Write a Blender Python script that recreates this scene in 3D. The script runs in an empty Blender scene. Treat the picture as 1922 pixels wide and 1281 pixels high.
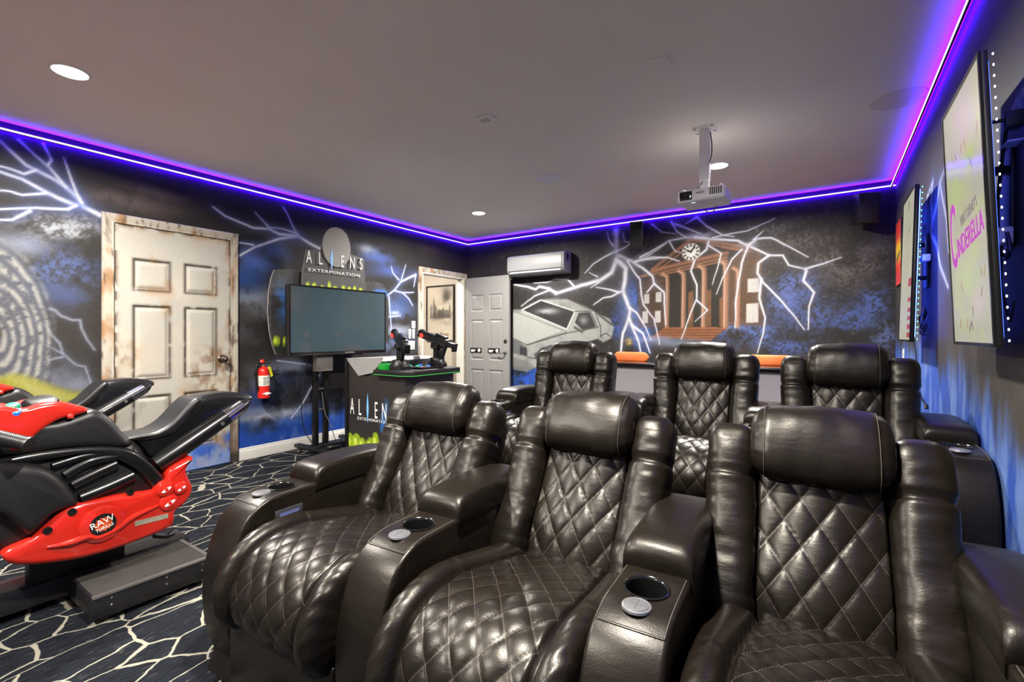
import bpy, bmesh, math, random
import numpy as np
from mathutils import Vector, Matrix

random.seed(7)
RNG = np.random.default_rng(11)
SC = bpy.context.scene
COL = SC.collection
PI = math.pi

# ------------------------------------------------------------------ camera
FPX, CX, HY = 879.0, 961.0, 628.0          # focal length, principal column and horizon row (1922 x 1281 frame)
YAW = math.atan2(596.0, FPX)               # camera looks this far to the left of the room's long axis
CAM_H, CEIL_H = 1.16, 2.555
cam_data = bpy.data.cameras.new('camera')
cam_data.sensor_fit = 'HORIZONTAL'
cam_data.sensor_width = 36.0
cam_data.lens = FPX / 1922 * 36.0
cam_data.shift_y = -(640.5 - HY) / 1922
cam_data.clip_start = 0.02
cam = bpy.data.objects.new('camera', cam_data)
COL.objects.link(cam)
cam.location = (0, 0, CAM_H)
cam.rotation_euler = (PI / 2, 0, YAW)
SC.camera = cam

# ------------------------------------------------------------------ exposure, world
SC.view_settings.view_transform = 'Standard'
SC.view_settings.look = 'None'
SC.view_settings.gamma = 1.0
SC.view_settings.use_curve_mapping = False
SC.view_settings.exposure = 0.82
world = bpy.data.worlds.new('world')
SC.world = world
world.use_nodes = True
wb = world.node_tree.nodes['Background']
wb.inputs[0].default_value = (1.0, 0.97, 0.93, 1)
wb.inputs[1].default_value = 0.20
LAMP_W, LAMP_SPREAD = 72.0, 1.0            # each ceiling downlight
LED_GLOW, LED_CORE = 44.0, 0.95

# measured places: pixel -> point on a plane of the room
_s, _c = math.sin(YAW), math.cos(YAW)
def ray(px, py):
    u = (px - CX) / FPX; v = (HY - py) / FPX
    return Vector((-_s + u * _c, _c + u * _s, v))
def at_x(px, py, X):
    d = ray(px, py); t = X / d.x
    return Vector((X, d.y * t, CAM_H + d.z * t))
def at_y(px, py, Y):
    d = ray(px, py); t = Y / d.y
    return Vector((d.x * t, Y, CAM_H + d.z * t))
def at_z(px, py, Z):
    d = ray(px, py); t = (Z - CAM_H) / d.z
    return Vector((d.x * t, d.y * t, Z))

# room limits
XL, XR, YB, YF = -4.48, 0.49, 5.43, -2.2

# ------------------------------------------------------------------ colour and material helpers
def lin(c):
    c = np.asarray(c, dtype=np.float64)
    return np.where(c <= 0.04045, c / 12.92, ((np.maximum(c, 0) + 0.055) / 1.055) ** 2.4)
def rgb(r, g, b):
    return tuple(float(v) for v in lin(np.array([r, g, b]) / 255.0)) + (1.0,)

MATS = {}
def mat(name, color=(0.5, 0.5, 0.5, 1), rough=0.5, metal=0.0, emit=None, estr=0.0, coat=0.0, spec=0.5,
        bump=0.0, bscale=60.0, var=0.0, vscale=8.0, attr=None, stretch=(1, 1, 1), trans=0.0, alpha=1.0):
    m = bpy.data.materials.new(name); m.use_nodes = True
    nt = m.node_tree; b = nt.nodes['Principled BSDF']
    b.inputs['Base Color'].default_value = color
    b.inputs['Roughness'].default_value = rough
    b.inputs['Metallic'].default_value = metal
    b.inputs['Coat Weight'].default_value = coat
    b.inputs['Specular IOR Level'].default_value = spec
    b.inputs['Transmission Weight'].default_value = trans
    b.inputs['Alpha'].default_value = alpha
    if emit is not None:
        b.inputs['Emission Color'].default_value = emit
        b.inputs['Emission Strength'].default_value = estr
    N = nt.nodes.new; L = nt.links.new
    tc = N('ShaderNodeTexCoord'); mp = N('ShaderNodeMapping'); mp.inputs['Scale'].default_value = stretch
    L(tc.outputs['Object'], mp.inputs['Vector'])
    src = None
    if attr:
        a = N('ShaderNodeAttribute'); a.attribute_name = attr; src = a.outputs['Color']
        L(src, b.inputs['Base Color'])
    if var > 0:
        n = N('ShaderNodeTexNoise'); n.inputs['Scale'].default_value = vscale; n.inputs['Detail'].default_value = 5
        L(mp.outputs['Vector'], n.inputs['Vector'])
        r = N('ShaderNodeMapRange'); r.inputs[1].default_value = 0.25; r.inputs[2].default_value = 0.75
        r.inputs[3].default_value = 1 - var; r.inputs[4].default_value = 1 + var
        L(n.outputs['Fac'], r.inputs[0])
        mx = N('ShaderNodeMix'); mx.data_type = 'RGBA'; mx.blend_type = 'MULTIPLY'; mx.inputs[0].default_value = 1
        if src: L(src, mx.inputs[6])
        else: mx.inputs[6].default_value = color
        L(r.outputs[0], mx.inputs[7]); L(mx.outputs[2], b.inputs['Base Color'])
    if bump > 0:
        n2 = N('ShaderNodeTexNoise'); n2.inputs['Scale'].default_value = bscale; n2.inputs['Detail'].default_value = 4
        L(mp.outputs['Vector'], n2.inputs['Vector'])
        bp = N('ShaderNodeBump'); bp.inputs['Strength'].default_value = bump; bp.inputs['Distance'].default_value = 0.01
        L(n2.outputs['Fac'], bp.inputs['Height']); L(bp.outputs['Normal'], b.inputs['Normal'])
    MATS[name] = m
    return m

M_CEIL = mat('ceiling_paint', rgb(250, 243, 238), 0.75, var=0.04, vscale=1.2, bump=0.05, bscale=180)
M_MURAL = mat('mural_paint', rough=0.62, attr='Col', var=0.16, vscale=90, bump=0.08, bscale=140, spec=0.25)
M_PAINTED = mat('painted_surface', rough=0.45, attr='Col', var=0.05, vscale=60, spec=0.4)
M_PRINT = mat('printed_panel', rough=0.4, attr='Col', var=0.03, vscale=30, spec=0.4)
M_WHITEPAINT = mat('white_paint', rgb(214, 213, 208), 0.4, var=0.02)
M_TRIM = mat('trim_paint', rgb(206, 203, 196), 0.45, var=0.05, vscale=12)
M_HALL = mat('hall_paint', rgb(196, 186, 170), 0.7, var=0.03)
M_BLACKP = mat('black_plastic', rgb(20, 20, 21), 0.38, var=0.1, bump=0.05, bscale=300)
M_BLACKG = mat('black_gloss', rgb(16, 16, 17), 0.16, coat=0.4)
M_BLACKM = mat('black_metal', rgb(26, 25, 25), 0.42, metal=0.3, var=0.12)
M_GREYM = mat('grey_metal', rgb(120, 118, 116), 0.4, metal=0.6, var=0.06)
M_CHROME = mat('chrome', rgb(215, 215, 218), 0.12, metal=1.0, var=0.03)
M_WHITEP = mat('white_plastic', rgb(190, 190, 189), 0.35, var=0.02)
M_RED = mat('red_shell', rgb(196, 38, 26), 0.22, coat=0.5, var=0.05, vscale=5)
M_REDPAINT = mat('red_enamel', rgb(205, 34, 24), 0.3, coat=0.3, var=0.04)
M_ORANGE = mat('orange_grip', rgb(212, 104, 48), 0.6, var=0.05, vscale=40)
M_WHITEINK = mat('white_ink', rgb(232, 232, 228), 0.5, var=0.02)
M_BLACKINK = mat('black_ink', rgb(12, 12, 12), 0.5, var=0.05)
M_GREYBOARD = mat('grey_board', rgb(126, 121, 116), 0.6, var=0.06)
M_WHITEC = mat('white_ceiling_plastic', rgb(248, 246, 244), 0.4, var=0.02)
M_ACW = mat('white_appliance', rgb(122, 122, 124), 0.45, var=0.02)
M_COUNTERW = mat('counter_panel_paint', rgb(196, 190, 192), 0.55, var=0.03)

def leather(name, wrinkle=0.12, wscale=(0.5, 1, 1.5)):
    m = bpy.data.materials.new(name); m.use_nodes = True
    nt = m.node_tree; b = nt.nodes['Principled BSDF']; N = nt.nodes.new; L = nt.links.new
    b.inputs['Roughness'].default_value = 0.36
    b.inputs['Specular IOR Level'].default_value = 0.32
    b.inputs['Coat Weight'].default_value = 0.08
    b.inputs['Specular Tint'].default_value = (1.0, 0.94, 0.86, 1)
    b.inputs['Coat Roughness'].default_value = 0.30
    tc = N('ShaderNodeTexCoord')
    n = N('ShaderNodeTexNoise'); n.inputs['Scale'].default_value = 6; n.inputs['Detail'].default_value = 4
    L(tc.outputs['Object'], n.inputs['Vector'])
    cr = N('ShaderNodeValToRGB')
    cr.color_ramp.elements[0].position = 0.3; cr.color_ramp.elements[0].color = rgb(16, 12, 9)
    cr.color_ramp.elements[1].position = 0.7; cr.color_ramp.elements[1].color = rgb(23, 18, 13)
    L(n.outputs['Fac'], cr.inputs['Fac'])
    rr = N('ShaderNodeMapRange'); rr.inputs[3].default_value = 0.31; rr.inputs[4].default_value = 0.43
    L(n.outputs['Fac'], rr.inputs[0]); L(rr.outputs[0], b.inputs['Roughness'])
    v = N('ShaderNodeTexVoronoi'); v.inputs['Scale'].default_value = 420
    L(tc.outputs['Object'], v.inputs['Vector'])
    n3 = N('ShaderNodeTexNoise'); n3.inputs['Scale'].default_value = 26; n3.inputs['Detail'].default_value = 3
    mp = N('ShaderNodeMapping'); mp.inputs['Scale'].default_value = wscale
    L(tc.outputs['Object'], mp.inputs['Vector']); L(mp.outputs[0], n3.inputs['Vector'])
    b1 = N('ShaderNodeBump'); b1.inputs['Strength'].default_value = 0.10; b1.inputs['Distance'].default_value = 0.002
    L(v.outputs['Distance'], b1.inputs['Height'])
    b2 = N('ShaderNodeBump'); b2.inputs['Strength'].default_value = wrinkle; b2.inputs['Distance'].default_value = 0.012
    L(n3.outputs['Fac'], b2.inputs['Height']); L(b1.outputs[0], b2.inputs['Normal']); L(b2.outputs[0], b.inputs['Normal'])
    return m, nt, b, cr.outputs['Color']
M_LEATHER, _, _b, _colr = leather('black_leather')
_.links.new(_colr, _b.inputs['Base Color'])
M_LEATHERW, _, _b, _colr = leather('wrinkled_leather', 0.26, (0.45, 0.45, 0.95))
_.links.new(_colr, _b.inputs['Base Color'])
# quilted leather: the UV map runs one unit per diamond, threads lie where a coordinate is whole
M_QUILT, nt, b, colr = leather('quilted_leather')
def _thread(nt, b, colr):
    N = nt.nodes.new; L = nt.links.new
    uv = N('ShaderNodeUVMap'); uv.uv_map = 'quilt'
    sp = N('ShaderNodeSeparateXYZ'); L(uv.outputs[0], sp.inputs[0])
    outs = []
    for k in (0, 1):
        pp = N('ShaderNodeMath'); pp.operation = 'PINGPONG'; pp.inputs[1].default_value = 0.5
        L(sp.outputs[k], pp.inputs[0])
        lt = N('ShaderNodeMath'); lt.operation = 'LESS_THAN'; lt.inputs[1].default_value = 0.010
        L(pp.outputs[0], lt.inputs[0])
        # stitches: gaps along the other coordinate
        sc = N('ShaderNodeMath'); sc.operation = 'MULTIPLY'; sc.inputs[1].default_value = 14
        L(sp.outputs[1 - k], sc.inputs[0])
        fr = N('ShaderNodeMath'); fr.operation = 'FRACT'; L(sc.outputs[0], fr.inputs[0])
        l2 = N('ShaderNodeMath'); l2.operation = 'LESS_THAN'; l2.inputs[1].default_value = 0.72; L(fr.outputs[0], l2.inputs[0])
        mu = N('ShaderNodeMath'); mu.operation = 'MULTIPLY'; L(lt.outputs[0], mu.inputs[0]); L(l2.outputs[0], mu.inputs[1])
        outs.append(mu.outputs[0])
    mx = N('ShaderNodeMath'); mx.operation = 'MAXIMUM'; L(outs[0], mx.inputs[0]); L(outs[1], mx.inputs[1])
    mix = N('ShaderNodeMix'); mix.data_type = 'RGBA'; L(mx.outputs[0], mix.inputs[0])
    L(colr, mix.inputs[6]); mix.inputs[7].default_value = rgb(82, 74, 66)
    L(mix.outputs[2], b.inputs['Base Color'])
_thread(nt, b, colr)
M_THREAD = mat('pale_thread', rgb(72, 66, 58), 0.7, var=0.2, vscale=200)

def emis(name, color, strength, base=(0.02, 0.02, 0.02, 1)):
    return mat(name, base, 0.4, emit=color, estr=strength)

# ------------------------------------------------------------------ mesh helpers
class MB:
    """collects vertices and faces of ONE object"""
    def __init__(self): self.v = []; self.f = []; self.n = 0
    def add(self, v, f):
        v = np.asarray(v, dtype=np.float64).reshape(-1, 3)
        self.v.append(v); o = self.n
        self.f += [tuple(i + o for i in q) for q in f]
        self.n += len(v); return self
    def box(self, lo, hi, M=None):
        (a, b, c), (d, e, g) = lo, hi
        v = np.array([(a,b,c),(d,b,c),(d,e,c),(a,e,c),(a,b,g),(d,b,g),(d,e,g),(a,e,g)], float)
        if M is not None: v = np.array([M @ Vector(p) for p in v])
        return self.add(v, [(0,3,2,1),(4,5,6,7),(0,1,5,4),(1,2,6,5),(2,3,7,6),(3,0,4,7)])
    def rbox(self, lo, hi, r=0.01, seg=2, M=None):
        bm = bmesh.new(); bmesh.ops.create_cube(bm, size=1)
        lo = Vector(lo); hi = Vector(hi); s = hi - lo; c = (hi + lo) / 2
        for v in bm.verts: v.co = Vector((v.co.x*s.x + c.x, v.co.y*s.y + c.y, v.co.z*s.z + c.z))
        r = min(r, min(s) * 0.49)
        bmesh.ops.bevel(bm, geom=list(bm.edges), offset=r, segments=seg, profile=0.5, affect='EDGES')
        return self.bm(bm, M)
    def bm(self, bm, M=None):
        bm.verts.index_update()
        v = [((M @ x.co) if M is not None else x.co)[:] for x in bm.verts]
        f = [tuple(x.index for x in q.verts) for q in bm.faces]
        bm.free(); return self.add(v, f)
    def cyl(self, p0, p1, r0, r1=None, n=20, caps=True):
        if r1 is None: r1 = r0
        p0 = Vector(p0); p1 = Vector(p1); d = (p1 - p0).normalized()
        a = d.orthogonal().normalized(); b = d.cross(a)
        v = []
        for p, r in ((p0, r0), (p1, r1)):
            for k in range(n):
                t = 2*PI*k/n; v.append((p + a*(r*math.cos(t)) + b*(r*math.sin(t)))[:])
        f = [(k, (k+1) % n, n + (k+1) % n, n + k) for k in range(n)]
        if caps: f += [tuple(range(n-1, -1, -1)), tuple(range(n, 2*n))]
        return self.add(v, f)
    def lathe(self, prof, c=(0,0,0), axis=(0,0,1), n=28, caps=True):
        """prof: (radius, height) list along the axis"""
        c = Vector(c); d = Vector(axis).normalized(); a = d.orthogonal().normalized(); b = d.cross(a)
        v = []; f = []
        for r, h in prof:
            for k in range(n):
                t = 2*PI*k/n; v.append((c + d*h + a*(r*math.cos(t)) + b*(r*math.sin(t)))[:])
        for i in range(len(prof)-1):
            for k in range(n): f.append((i*n+k, i*n+(k+1) % n, (i+1)*n+(k+1) % n, (i+1)*n+k))
        if caps: f += [tuple(range(n-1, -1, -1)), tuple(range((len(prof)-1)*n, len(prof)*n))]
        return self.add(v, f)
    def tube(self, pts, r, n=8, smooth=True, closed=False):
        pts = [Vector(p) for p in pts]
        if smooth and len(pts) > 2: pts = catmull(pts, 6)
        m = len(pts); v = []; f = []; rs = r if hasattr(r, '__len__') else None
        a = None
        for i, p in enumerate(pts):
            d = (pts[min(i+1, m-1)] - pts[max(i-1, 0)])
            d = d.normalized() if d.length > 1e-9 else Vector((0,0,1))
            if a is None: a = d.orthogonal().normalized()
            else:
                a = a - d*a.dot(d)
                a = a.normalized() if a.length > 1e-6 else d.orthogonal().normalized()
            b = d.cross(a)
            rr = r if rs is None else np.interp(i/(m-1), np.linspace(0, 1, len(rs)), rs)
            for k in range(n):
                t = 2*PI*k/n; v.append((p + a*(rr*math.cos(t)) + b*(rr*math.sin(t)))[:])
        for i in range(m-1):
            for k in range(n): f.append((i*n+k, i*n+(k+1) % n, (i+1)*n+(k+1) % n, (i+1)*n+k))
        f += [tuple(range(n-1, -1, -1)), tuple(range((m-1)*n, m*n))]
        return self.add(v, f)
    def prism(self, poly, lo, hi, axis=0, r=0.0, seg=2):
        """poly in the plane normal to axis (axis 0: (y,z); 1: (x,z); 2: (x,y)), from lo to hi; r rounds the rim edges"""
        bm = bmesh.new()
        def P(a, b, t): return (t, a, b) if axis == 0 else ((a, t, b) if axis == 1 else (a, b, t))
        p0 = [bm.verts.new(P(a, b, lo)) for a, b in poly]; p1 = [bm.verts.new(P(a, b, hi)) for a, b in poly]
        n = len(poly)
        c0 = bm.faces.new(p0[::-1]); c1 = bm.faces.new(p1)
        for k in range(n): bm.faces.new((p0[k], p0[(k+1) % n], p1[(k+1) % n], p1[k]))
        bmesh.ops.recalc_face_normals(bm, faces=list(bm.faces))
        if r > 0:
            e = list(c0.edges) + list(c1.edges)
            bmesh.ops.bevel(bm, geom=e, offset=r, segments=seg, profile=0.5, affect='EDGES', clamp_overlap=True)
        big = [q for q in bm.faces if len(q.verts) > 4]
        bmesh.ops.triangulate(bm, faces=big)
        return self.bm(bm)
    def loft(self, rings, caps=True, closed=True):
        m = len(rings); n = len(rings[0]); v = [p for R in rings for p in R]; f = []
        for i in range(m-1):
            for k in range(n if closed else n-1): f.append((i*n+k, i*n+(k+1) % n, (i+1)*n+(k+1) % n, (i+1)*n+k))
        if caps: f += [tuple(range(n-1, -1, -1)), tuple(range((m-1)*n, m*n))]
        return self.add(v, f)
    def grid(self, P, flip=False):
        """P: (H, W, 3) array of points"""
        H, W = P.shape[:2]; idx = np.arange(H*W).reshape(H, W)
        q = np.stack([idx[:-1, :-1], idx[:-1, 1:], idx[1:, 1:], idx[1:, :-1]], -1).reshape(-1, 4)
        if flip: q = q[:, ::-1]
        return self.add(P.reshape(-1, 3), [tuple(x) for x in q.tolist()])
    def mesh(self, name, m, smooth=35, recalc=True):
        me = bpy.data.meshes.new(name)
        v = np.concatenate(self.v) if self.v else np.zeros((0, 3))
        me.from_pydata(v.tolist(), [], self.f)
        me.update()
        if recalc:
            bm = bmesh.new(); bm.from_mesh(me); bmesh.ops.recalc_face_normals(bm, faces=list(bm.faces)); bm.to_mesh(me); bm.free()
        if smooth:
            me.polygons.foreach_set('use_smooth', [True]*len(me.polygons))
            if smooth < 180: me.set_sharp_from_angle(angle=math.radians(smooth))
        if m is not None: me.materials.append(m)
        return me
    def build(self, name, m, parent=None, smooth=35, recalc=True, loc=None):
        return link(name, self.mesh(name, m, smooth, recalc), parent, loc)

def catmull(pts, k=6, closed=False):
    pts = [Vector(p) for p in pts]; n = len(pts); out = []
    for i in range(n if closed else n-1):
        if closed: p0, p1, p2, p3 = pts[i-1], pts[i], pts[(i+1) % n], pts[(i+2) % n]
        else: p0, p1, p2, p3 = pts[max(i-1, 0)], pts[i], pts[i+1], pts[min(i+2, n-1)]
        for j in range(k):
            t = j/k
            out.append(0.5*((2*p1) + (p2-p0)*t + (2*p0-5*p1+4*p2-p3)*t*t + (3*p1-p0-3*p2+p3)*t**3))
    if not closed: out.append(pts[-1])
    return out
def smooth2(poly, k=4):
    return [(p.x, p.y) for p in catmull([Vector((a, b, 0)) for a, b in poly], k, True)]

def link(name, me, parent=None, loc=None):
    o = bpy.data.objects.new(name, me); COL.objects.link(o)
    if parent is not None: o.parent = parent
    if loc is not None: o.location = loc
    return o
def tag(o, label=None, cat=None, group=None, kind=None):
    if label: o['label'] = label
    if cat: o['category'] = cat
    if group: o['group'] = group
    if kind: o['kind'] = kind
    return o
def thing(name, label, cat, loc=(0,0,0), rz=0.0, group=None):
    o = bpy.data.objects.new(name, None); COL.objects.link(o)
    o.empty_display_size = 0.1
    o.location = loc; o.rotation_euler = (0, 0, rz)
    return tag(o, label, cat, group)
def struct(o): o['kind'] = 'structure'; return o
def copy_tree(o, parent=None):
    c = o.copy(); COL.objects.link(c)
    if parent is not None: c.parent = parent
    for ch in list(o.children): copy_tree(ch, c)
    return c

def text_part(s, size, material, parent, M, extrude=0.0012, align='CENTER', space=1.0, sx=1.0, shear=0.0, name='lettering'):
    cu = bpy.data.curves.new('txt', 'FONT'); cu.body = s; cu.size = size; cu.extrude = extrude
    cu.align_x = align; cu.align_y = 'CENTER'; cu.space_character = space; cu.shear = shear
    cu.resolution_u = 3
    t = bpy.data.objects.new('txt', cu); COL.objects.link(t)
    dg = bpy.context.evaluated_depsgraph_get()
    me = bpy.data.meshes.new_from_object(t.evaluated_get(dg))
    bpy.data.objects.remove(t); bpy.data.curves.remove(cu)
    me.transform(M @ Matrix.Diagonal((sx, 1, 1, 1)))
    me.materials.clear(); me.materials.append(material); me.name = name
    return link(name, me, parent)
def frame_M(o, ex, ey):
    """matrix whose x, y, z columns are ex, ey, ex x ey at o"""
    ex = Vector(ex).normalized(); ey = Vector(ey).normalized(); ez = ex.cross(ey)
    return Matrix(((ex.x, ey.x, ez.x, o[0]), (ex.y, ey.y, ez.y, o[1]), (ex.z, ey.z, ez.z, o[2]), (0, 0, 0, 1)))

def set_colors(me, c_srgb):
    """per-vertex paint, colours given as sRGB 0..1"""
    a = me.color_attributes.new('Col', 'FLOAT_COLOR', 'POINT')
    c = np.ones((len(me.vertices), 4), dtype=np.float32)
    c[:, :3] = lin(np.clip(c_srgb, 0, 1)).reshape(-1, 3)
    a.data.foreach_set('color', c.ravel())

# numpy noise on arbitrary coordinates (value noise, smooth)
def vnoise(a, b, seed=0):
    r = np.random.default_rng(seed).random((64, 64))
    ia = np.floor(a).astype(int); ib = np.floor(b).astype(int)
    fa = a - ia; fb = b - ib
    fa = fa*fa*(3-2*fa); fb = fb*fb*(3-2*fb)
    g = lambda i, j: r[i % 64, j % 64]
    return (g(ia, ib)*(1-fa) + g(ia+1, ib)*fa)*(1-fb) + (g(ia, ib+1)*(1-fa) + g(ia+1, ib+1)*fa)*fb
def fbm(a, b, oct=5, seed=0, gain=0.55):
    s = 0; w = 1; tot = 0
    for k in range(oct):
        s = s + w*vnoise(a*2**k + 17.3*k, b*2**k + 9.1*k, seed + k); tot += w; w *= gain
    return s/tot
def sstep(x, a, b):
    t = np.clip((x - a)/(b - a), 0, 1); return t*t*(3-2*t)

class Canvas:
    """paint on a wall: A, B are the wall's own metric coordinates (metres along, metres up)"""
    def __init__(self, a0, a1, b0, b1, res, base):
        self.na = int(round((a1-a0)/res)) + 1; self.nb = int(round((b1-b0)/res)) + 1
        self.a = np.linspace(a0, a1, self.na); self.b = np.linspace(b0, b1, self.nb)
        self.A, self.B = np.meshgrid(self.a, self.b)
        self.C = np.zeros(self.A.shape + (3,)); self.C[:] = np.array(base)/255.0
        self.seed = 100
    def blend(self, m, col, sl=None):
        col = np.array(col)/255.0
        if sl is None: self.C += m[..., None]*(col - self.C)
        else: self.C[sl] += m[..., None]*(col - self.C[sl])
    def win(self, a0, a1, b0, b1):
        i0, i1 = np.searchsorted(self.a, [a0, a1]); j0, j1 = np.searchsorted(self.b, [b0, b1])
        return (slice(max(j0, 0), j1), slice(max(i0, 0), i1))
    def cloud(self, ca, cb, ra, rb, col, k=1.0, freq=5.0, lo=0.30, hi=0.64, ang=0.0, speck=0.0):
        sl = self.win(ca-2*ra-2*rb, ca+2*ra+2*rb, cb-2*rb-2*ra, cb+2*rb+2*ra); A = self.A[sl]; B = self.B[sl]
        if A.size == 0: return
        self.seed += 7
        da, db = A-ca, B-cb
        x = (da*math.cos(ang) + db*math.sin(ang))/ra; y = (-da*math.sin(ang) + db*math.cos(ang))/rb
        d = np.exp(-(x*x + y*y)*1.3)
        n = fbm(A*freq, B*freq, 6, self.seed, 0.62)
        if speck > 0: k = k*(1 - speck + speck*1.5*sstep(fbm(A*42, B*42, 3, self.seed+1, 0.8), 0.35, 0.62))
        self.blend(np.clip(d*sstep(n + (d-0.5)*0.25, lo, hi)*k, 0, 1), col, sl)
    def dist(self, pts, pad):
        p = np.array(pts); sl = self.win(p[:,0].min()-pad, p[:,0].max()+pad, p[:,1].min()-pad, p[:,1].max()+pad)
        A = self.A[sl]; B = self.B[sl]; D = np.full(A.shape, 1e9); T = np.zeros(A.shape)
        seg = np.hypot(*(p[1:]-p[:-1]).T); cum = np.concatenate([[0], np.cumsum(seg)]); tot = max(cum[-1], 1e-9)
        for i in range(len(p)-1):
            d = p[i+1]-p[i]; l2 = max(d@d, 1e-12)
            t = np.clip(((A-p[i,0])*d[0] + (B-p[i,1])*d[1])/l2, 0, 1)
            dd = np.hypot(A-p[i,0]-t*d[0], B-p[i,1]-t*d[1])
            m = dd < D; D[m] = dd[m]; T[m] = ((cum[i] + t*seg[i])/tot)[m]
        return sl, D, T
    def jitter(self, pts, amp):
        out = [np.array(pts[0], float)]
        for i in range(len(pts)-1):
            p, q = np.array(pts[i], float), np.array(pts[i+1], float); d = q-p; L = np.hypot(*d)
            n = np.array([-d[1], d[0]])/max(L, 1e-9); k = max(1, int(L/0.06))
            for j in range(1, k): out.append(p + d*j/k + n*RNG.normal(0, amp*min(1, L)))
            out.append(q)
        return out
    def bolt(self, pts, w, col=(226, 228, 240), glow=(110, 130, 205), k=1.0, taper=0.35, jit=0.009, halo=0.45):
        p = self.jitter(pts, jit); pad = w*7 + 0.03
        sl, D, T = self.dist(p, pad)
        ww = w*(1 - (1-taper)*T)
        self.blend(np.clip(np.exp(-(D/(ww*2.8))**1.3)*halo*k, 0, 1), glow, sl)
        self.blend(np.clip(np.exp(-(D/(ww*0.75))**2.2)*k, 0, 1), col, sl)
    def line(self, pts, w, col, k=1.0):
        sl, D, T = self.dist(pts, w*3+0.02)
        self.blend(np.clip(1.3 - D/w, 0, 1)*k, col, sl)
    def poly(self, pts, col, k=1.0, soft=0.0, noise=0.0, freq=10):
        p = np.array(pts); pad = 0.03
        sl = self.win(p[:,0].min()-pad, p[:,0].max()+pad, p[:,1].min()-pad, p[:,1].max()+pad)
        A = self.A[sl]; B = self.B[sl]; ins = np.zeros(A.shape, bool); n = len(p)
        for i in range(n):
            x0, y0 = p[i]; x1, y1 = p[(i+1) % n]
            if y0 == y1: continue
            c = ((y0 > B) != (y1 > B)) & (A < (x1-x0)*(B-y0)/(y1-y0) + x0); ins ^= c
        m = ins.astype(float)
        if soft > 0:
            _, D, _ = self.dist(list(pts) + [pts[0]], pad)
            if D.shape == m.shape: m = np.where(ins, np.clip(0.5 + D/soft, 0, 1), np.clip(0.5 - D/soft, 0, 1))
        if noise > 0:
            self.seed += 3
            m = m*(1 - noise + noise*2*fbm(A*freq, B*freq, 5, self.seed)); m = np.clip(m, 0, 1)
        self.blend(m*k, col, sl)
    def mesh(self, P, flip=False, mask=None, extra=None, name='wall', material=None):
        """P(A, B) -> points; mask(ac, bc) -> True where a cell is left out; extra: MB of further (unpainted) faces"""
        pts = np.stack(P(self.A, self.B), -1).reshape(-1, 3)
        idx = np.arange(self.na*self.nb).reshape(self.nb, self.na)
        q = np.stack([idx[:-1, :-1], idx[:-1, 1:], idx[1:, 1:], idx[1:, :-1]], -1)
        if mask is not None:
            ac = (self.A[:-1, :-1] + self.A[1:, 1:])/2; bc = (self.B[:-1, :-1] + self.B[1:, 1:])/2
            q = q[~mask(ac, bc)]
        q = q.reshape(-1, 4)
        if flip: q = q[:, ::-1]
        C = self.C.reshape(-1, 3)*(0.88 if material is None else 1.0)
        nq = q.shape[0]
        verts = pts; ex = []
        if extra is not None:
            ev = np.concatenate(extra.v); ex = [tuple(i + len(pts) for i in f) for f in extra.f]
            verts = np.concatenate([pts, ev]); C = np.concatenate([C, np.tile(self.C[0, 0], (len(ev), 1))])
        me = bpy.data.meshes.new(name)
        nl = nq*4 + sum(len(f) for f in ex)
        me.vertices.add(len(verts)); me.vertices.foreach_set('co', verts.astype(np.float32).ravel())
        li = np.concatenate([q.ravel(), np.array([i for f in ex for i in f], int)]).astype(np.int32)
        me.loops.add(nl); me.loops.foreach_set('vertex_index', li)
        sizes = np.array([4]*nq + [len(f) for f in ex]); starts = np.concatenate([[0], np.cumsum(sizes)[:-1]]).astype(np.int32)
        me.polygons.add(len(sizes)); me.polygons.foreach_set('loop_start', starts)
        me.update(calc_edges=True); me.validate()
        if len(me.vertices) == len(C): set_colors(me, C)
        me.materials.append(material or M_MURAL)
        return me

# ================================================================== THE SETTING
DOOR2_Y0, DOOR2_Y1, DOOR2_H = 4.47, 5.33, 1.99     # opening to the hall in the left wall
DOOR1_Y0, DOOR1_Y1, DOOR1_H = 1.245, 2.065, 2.00   # closed painted door

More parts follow.
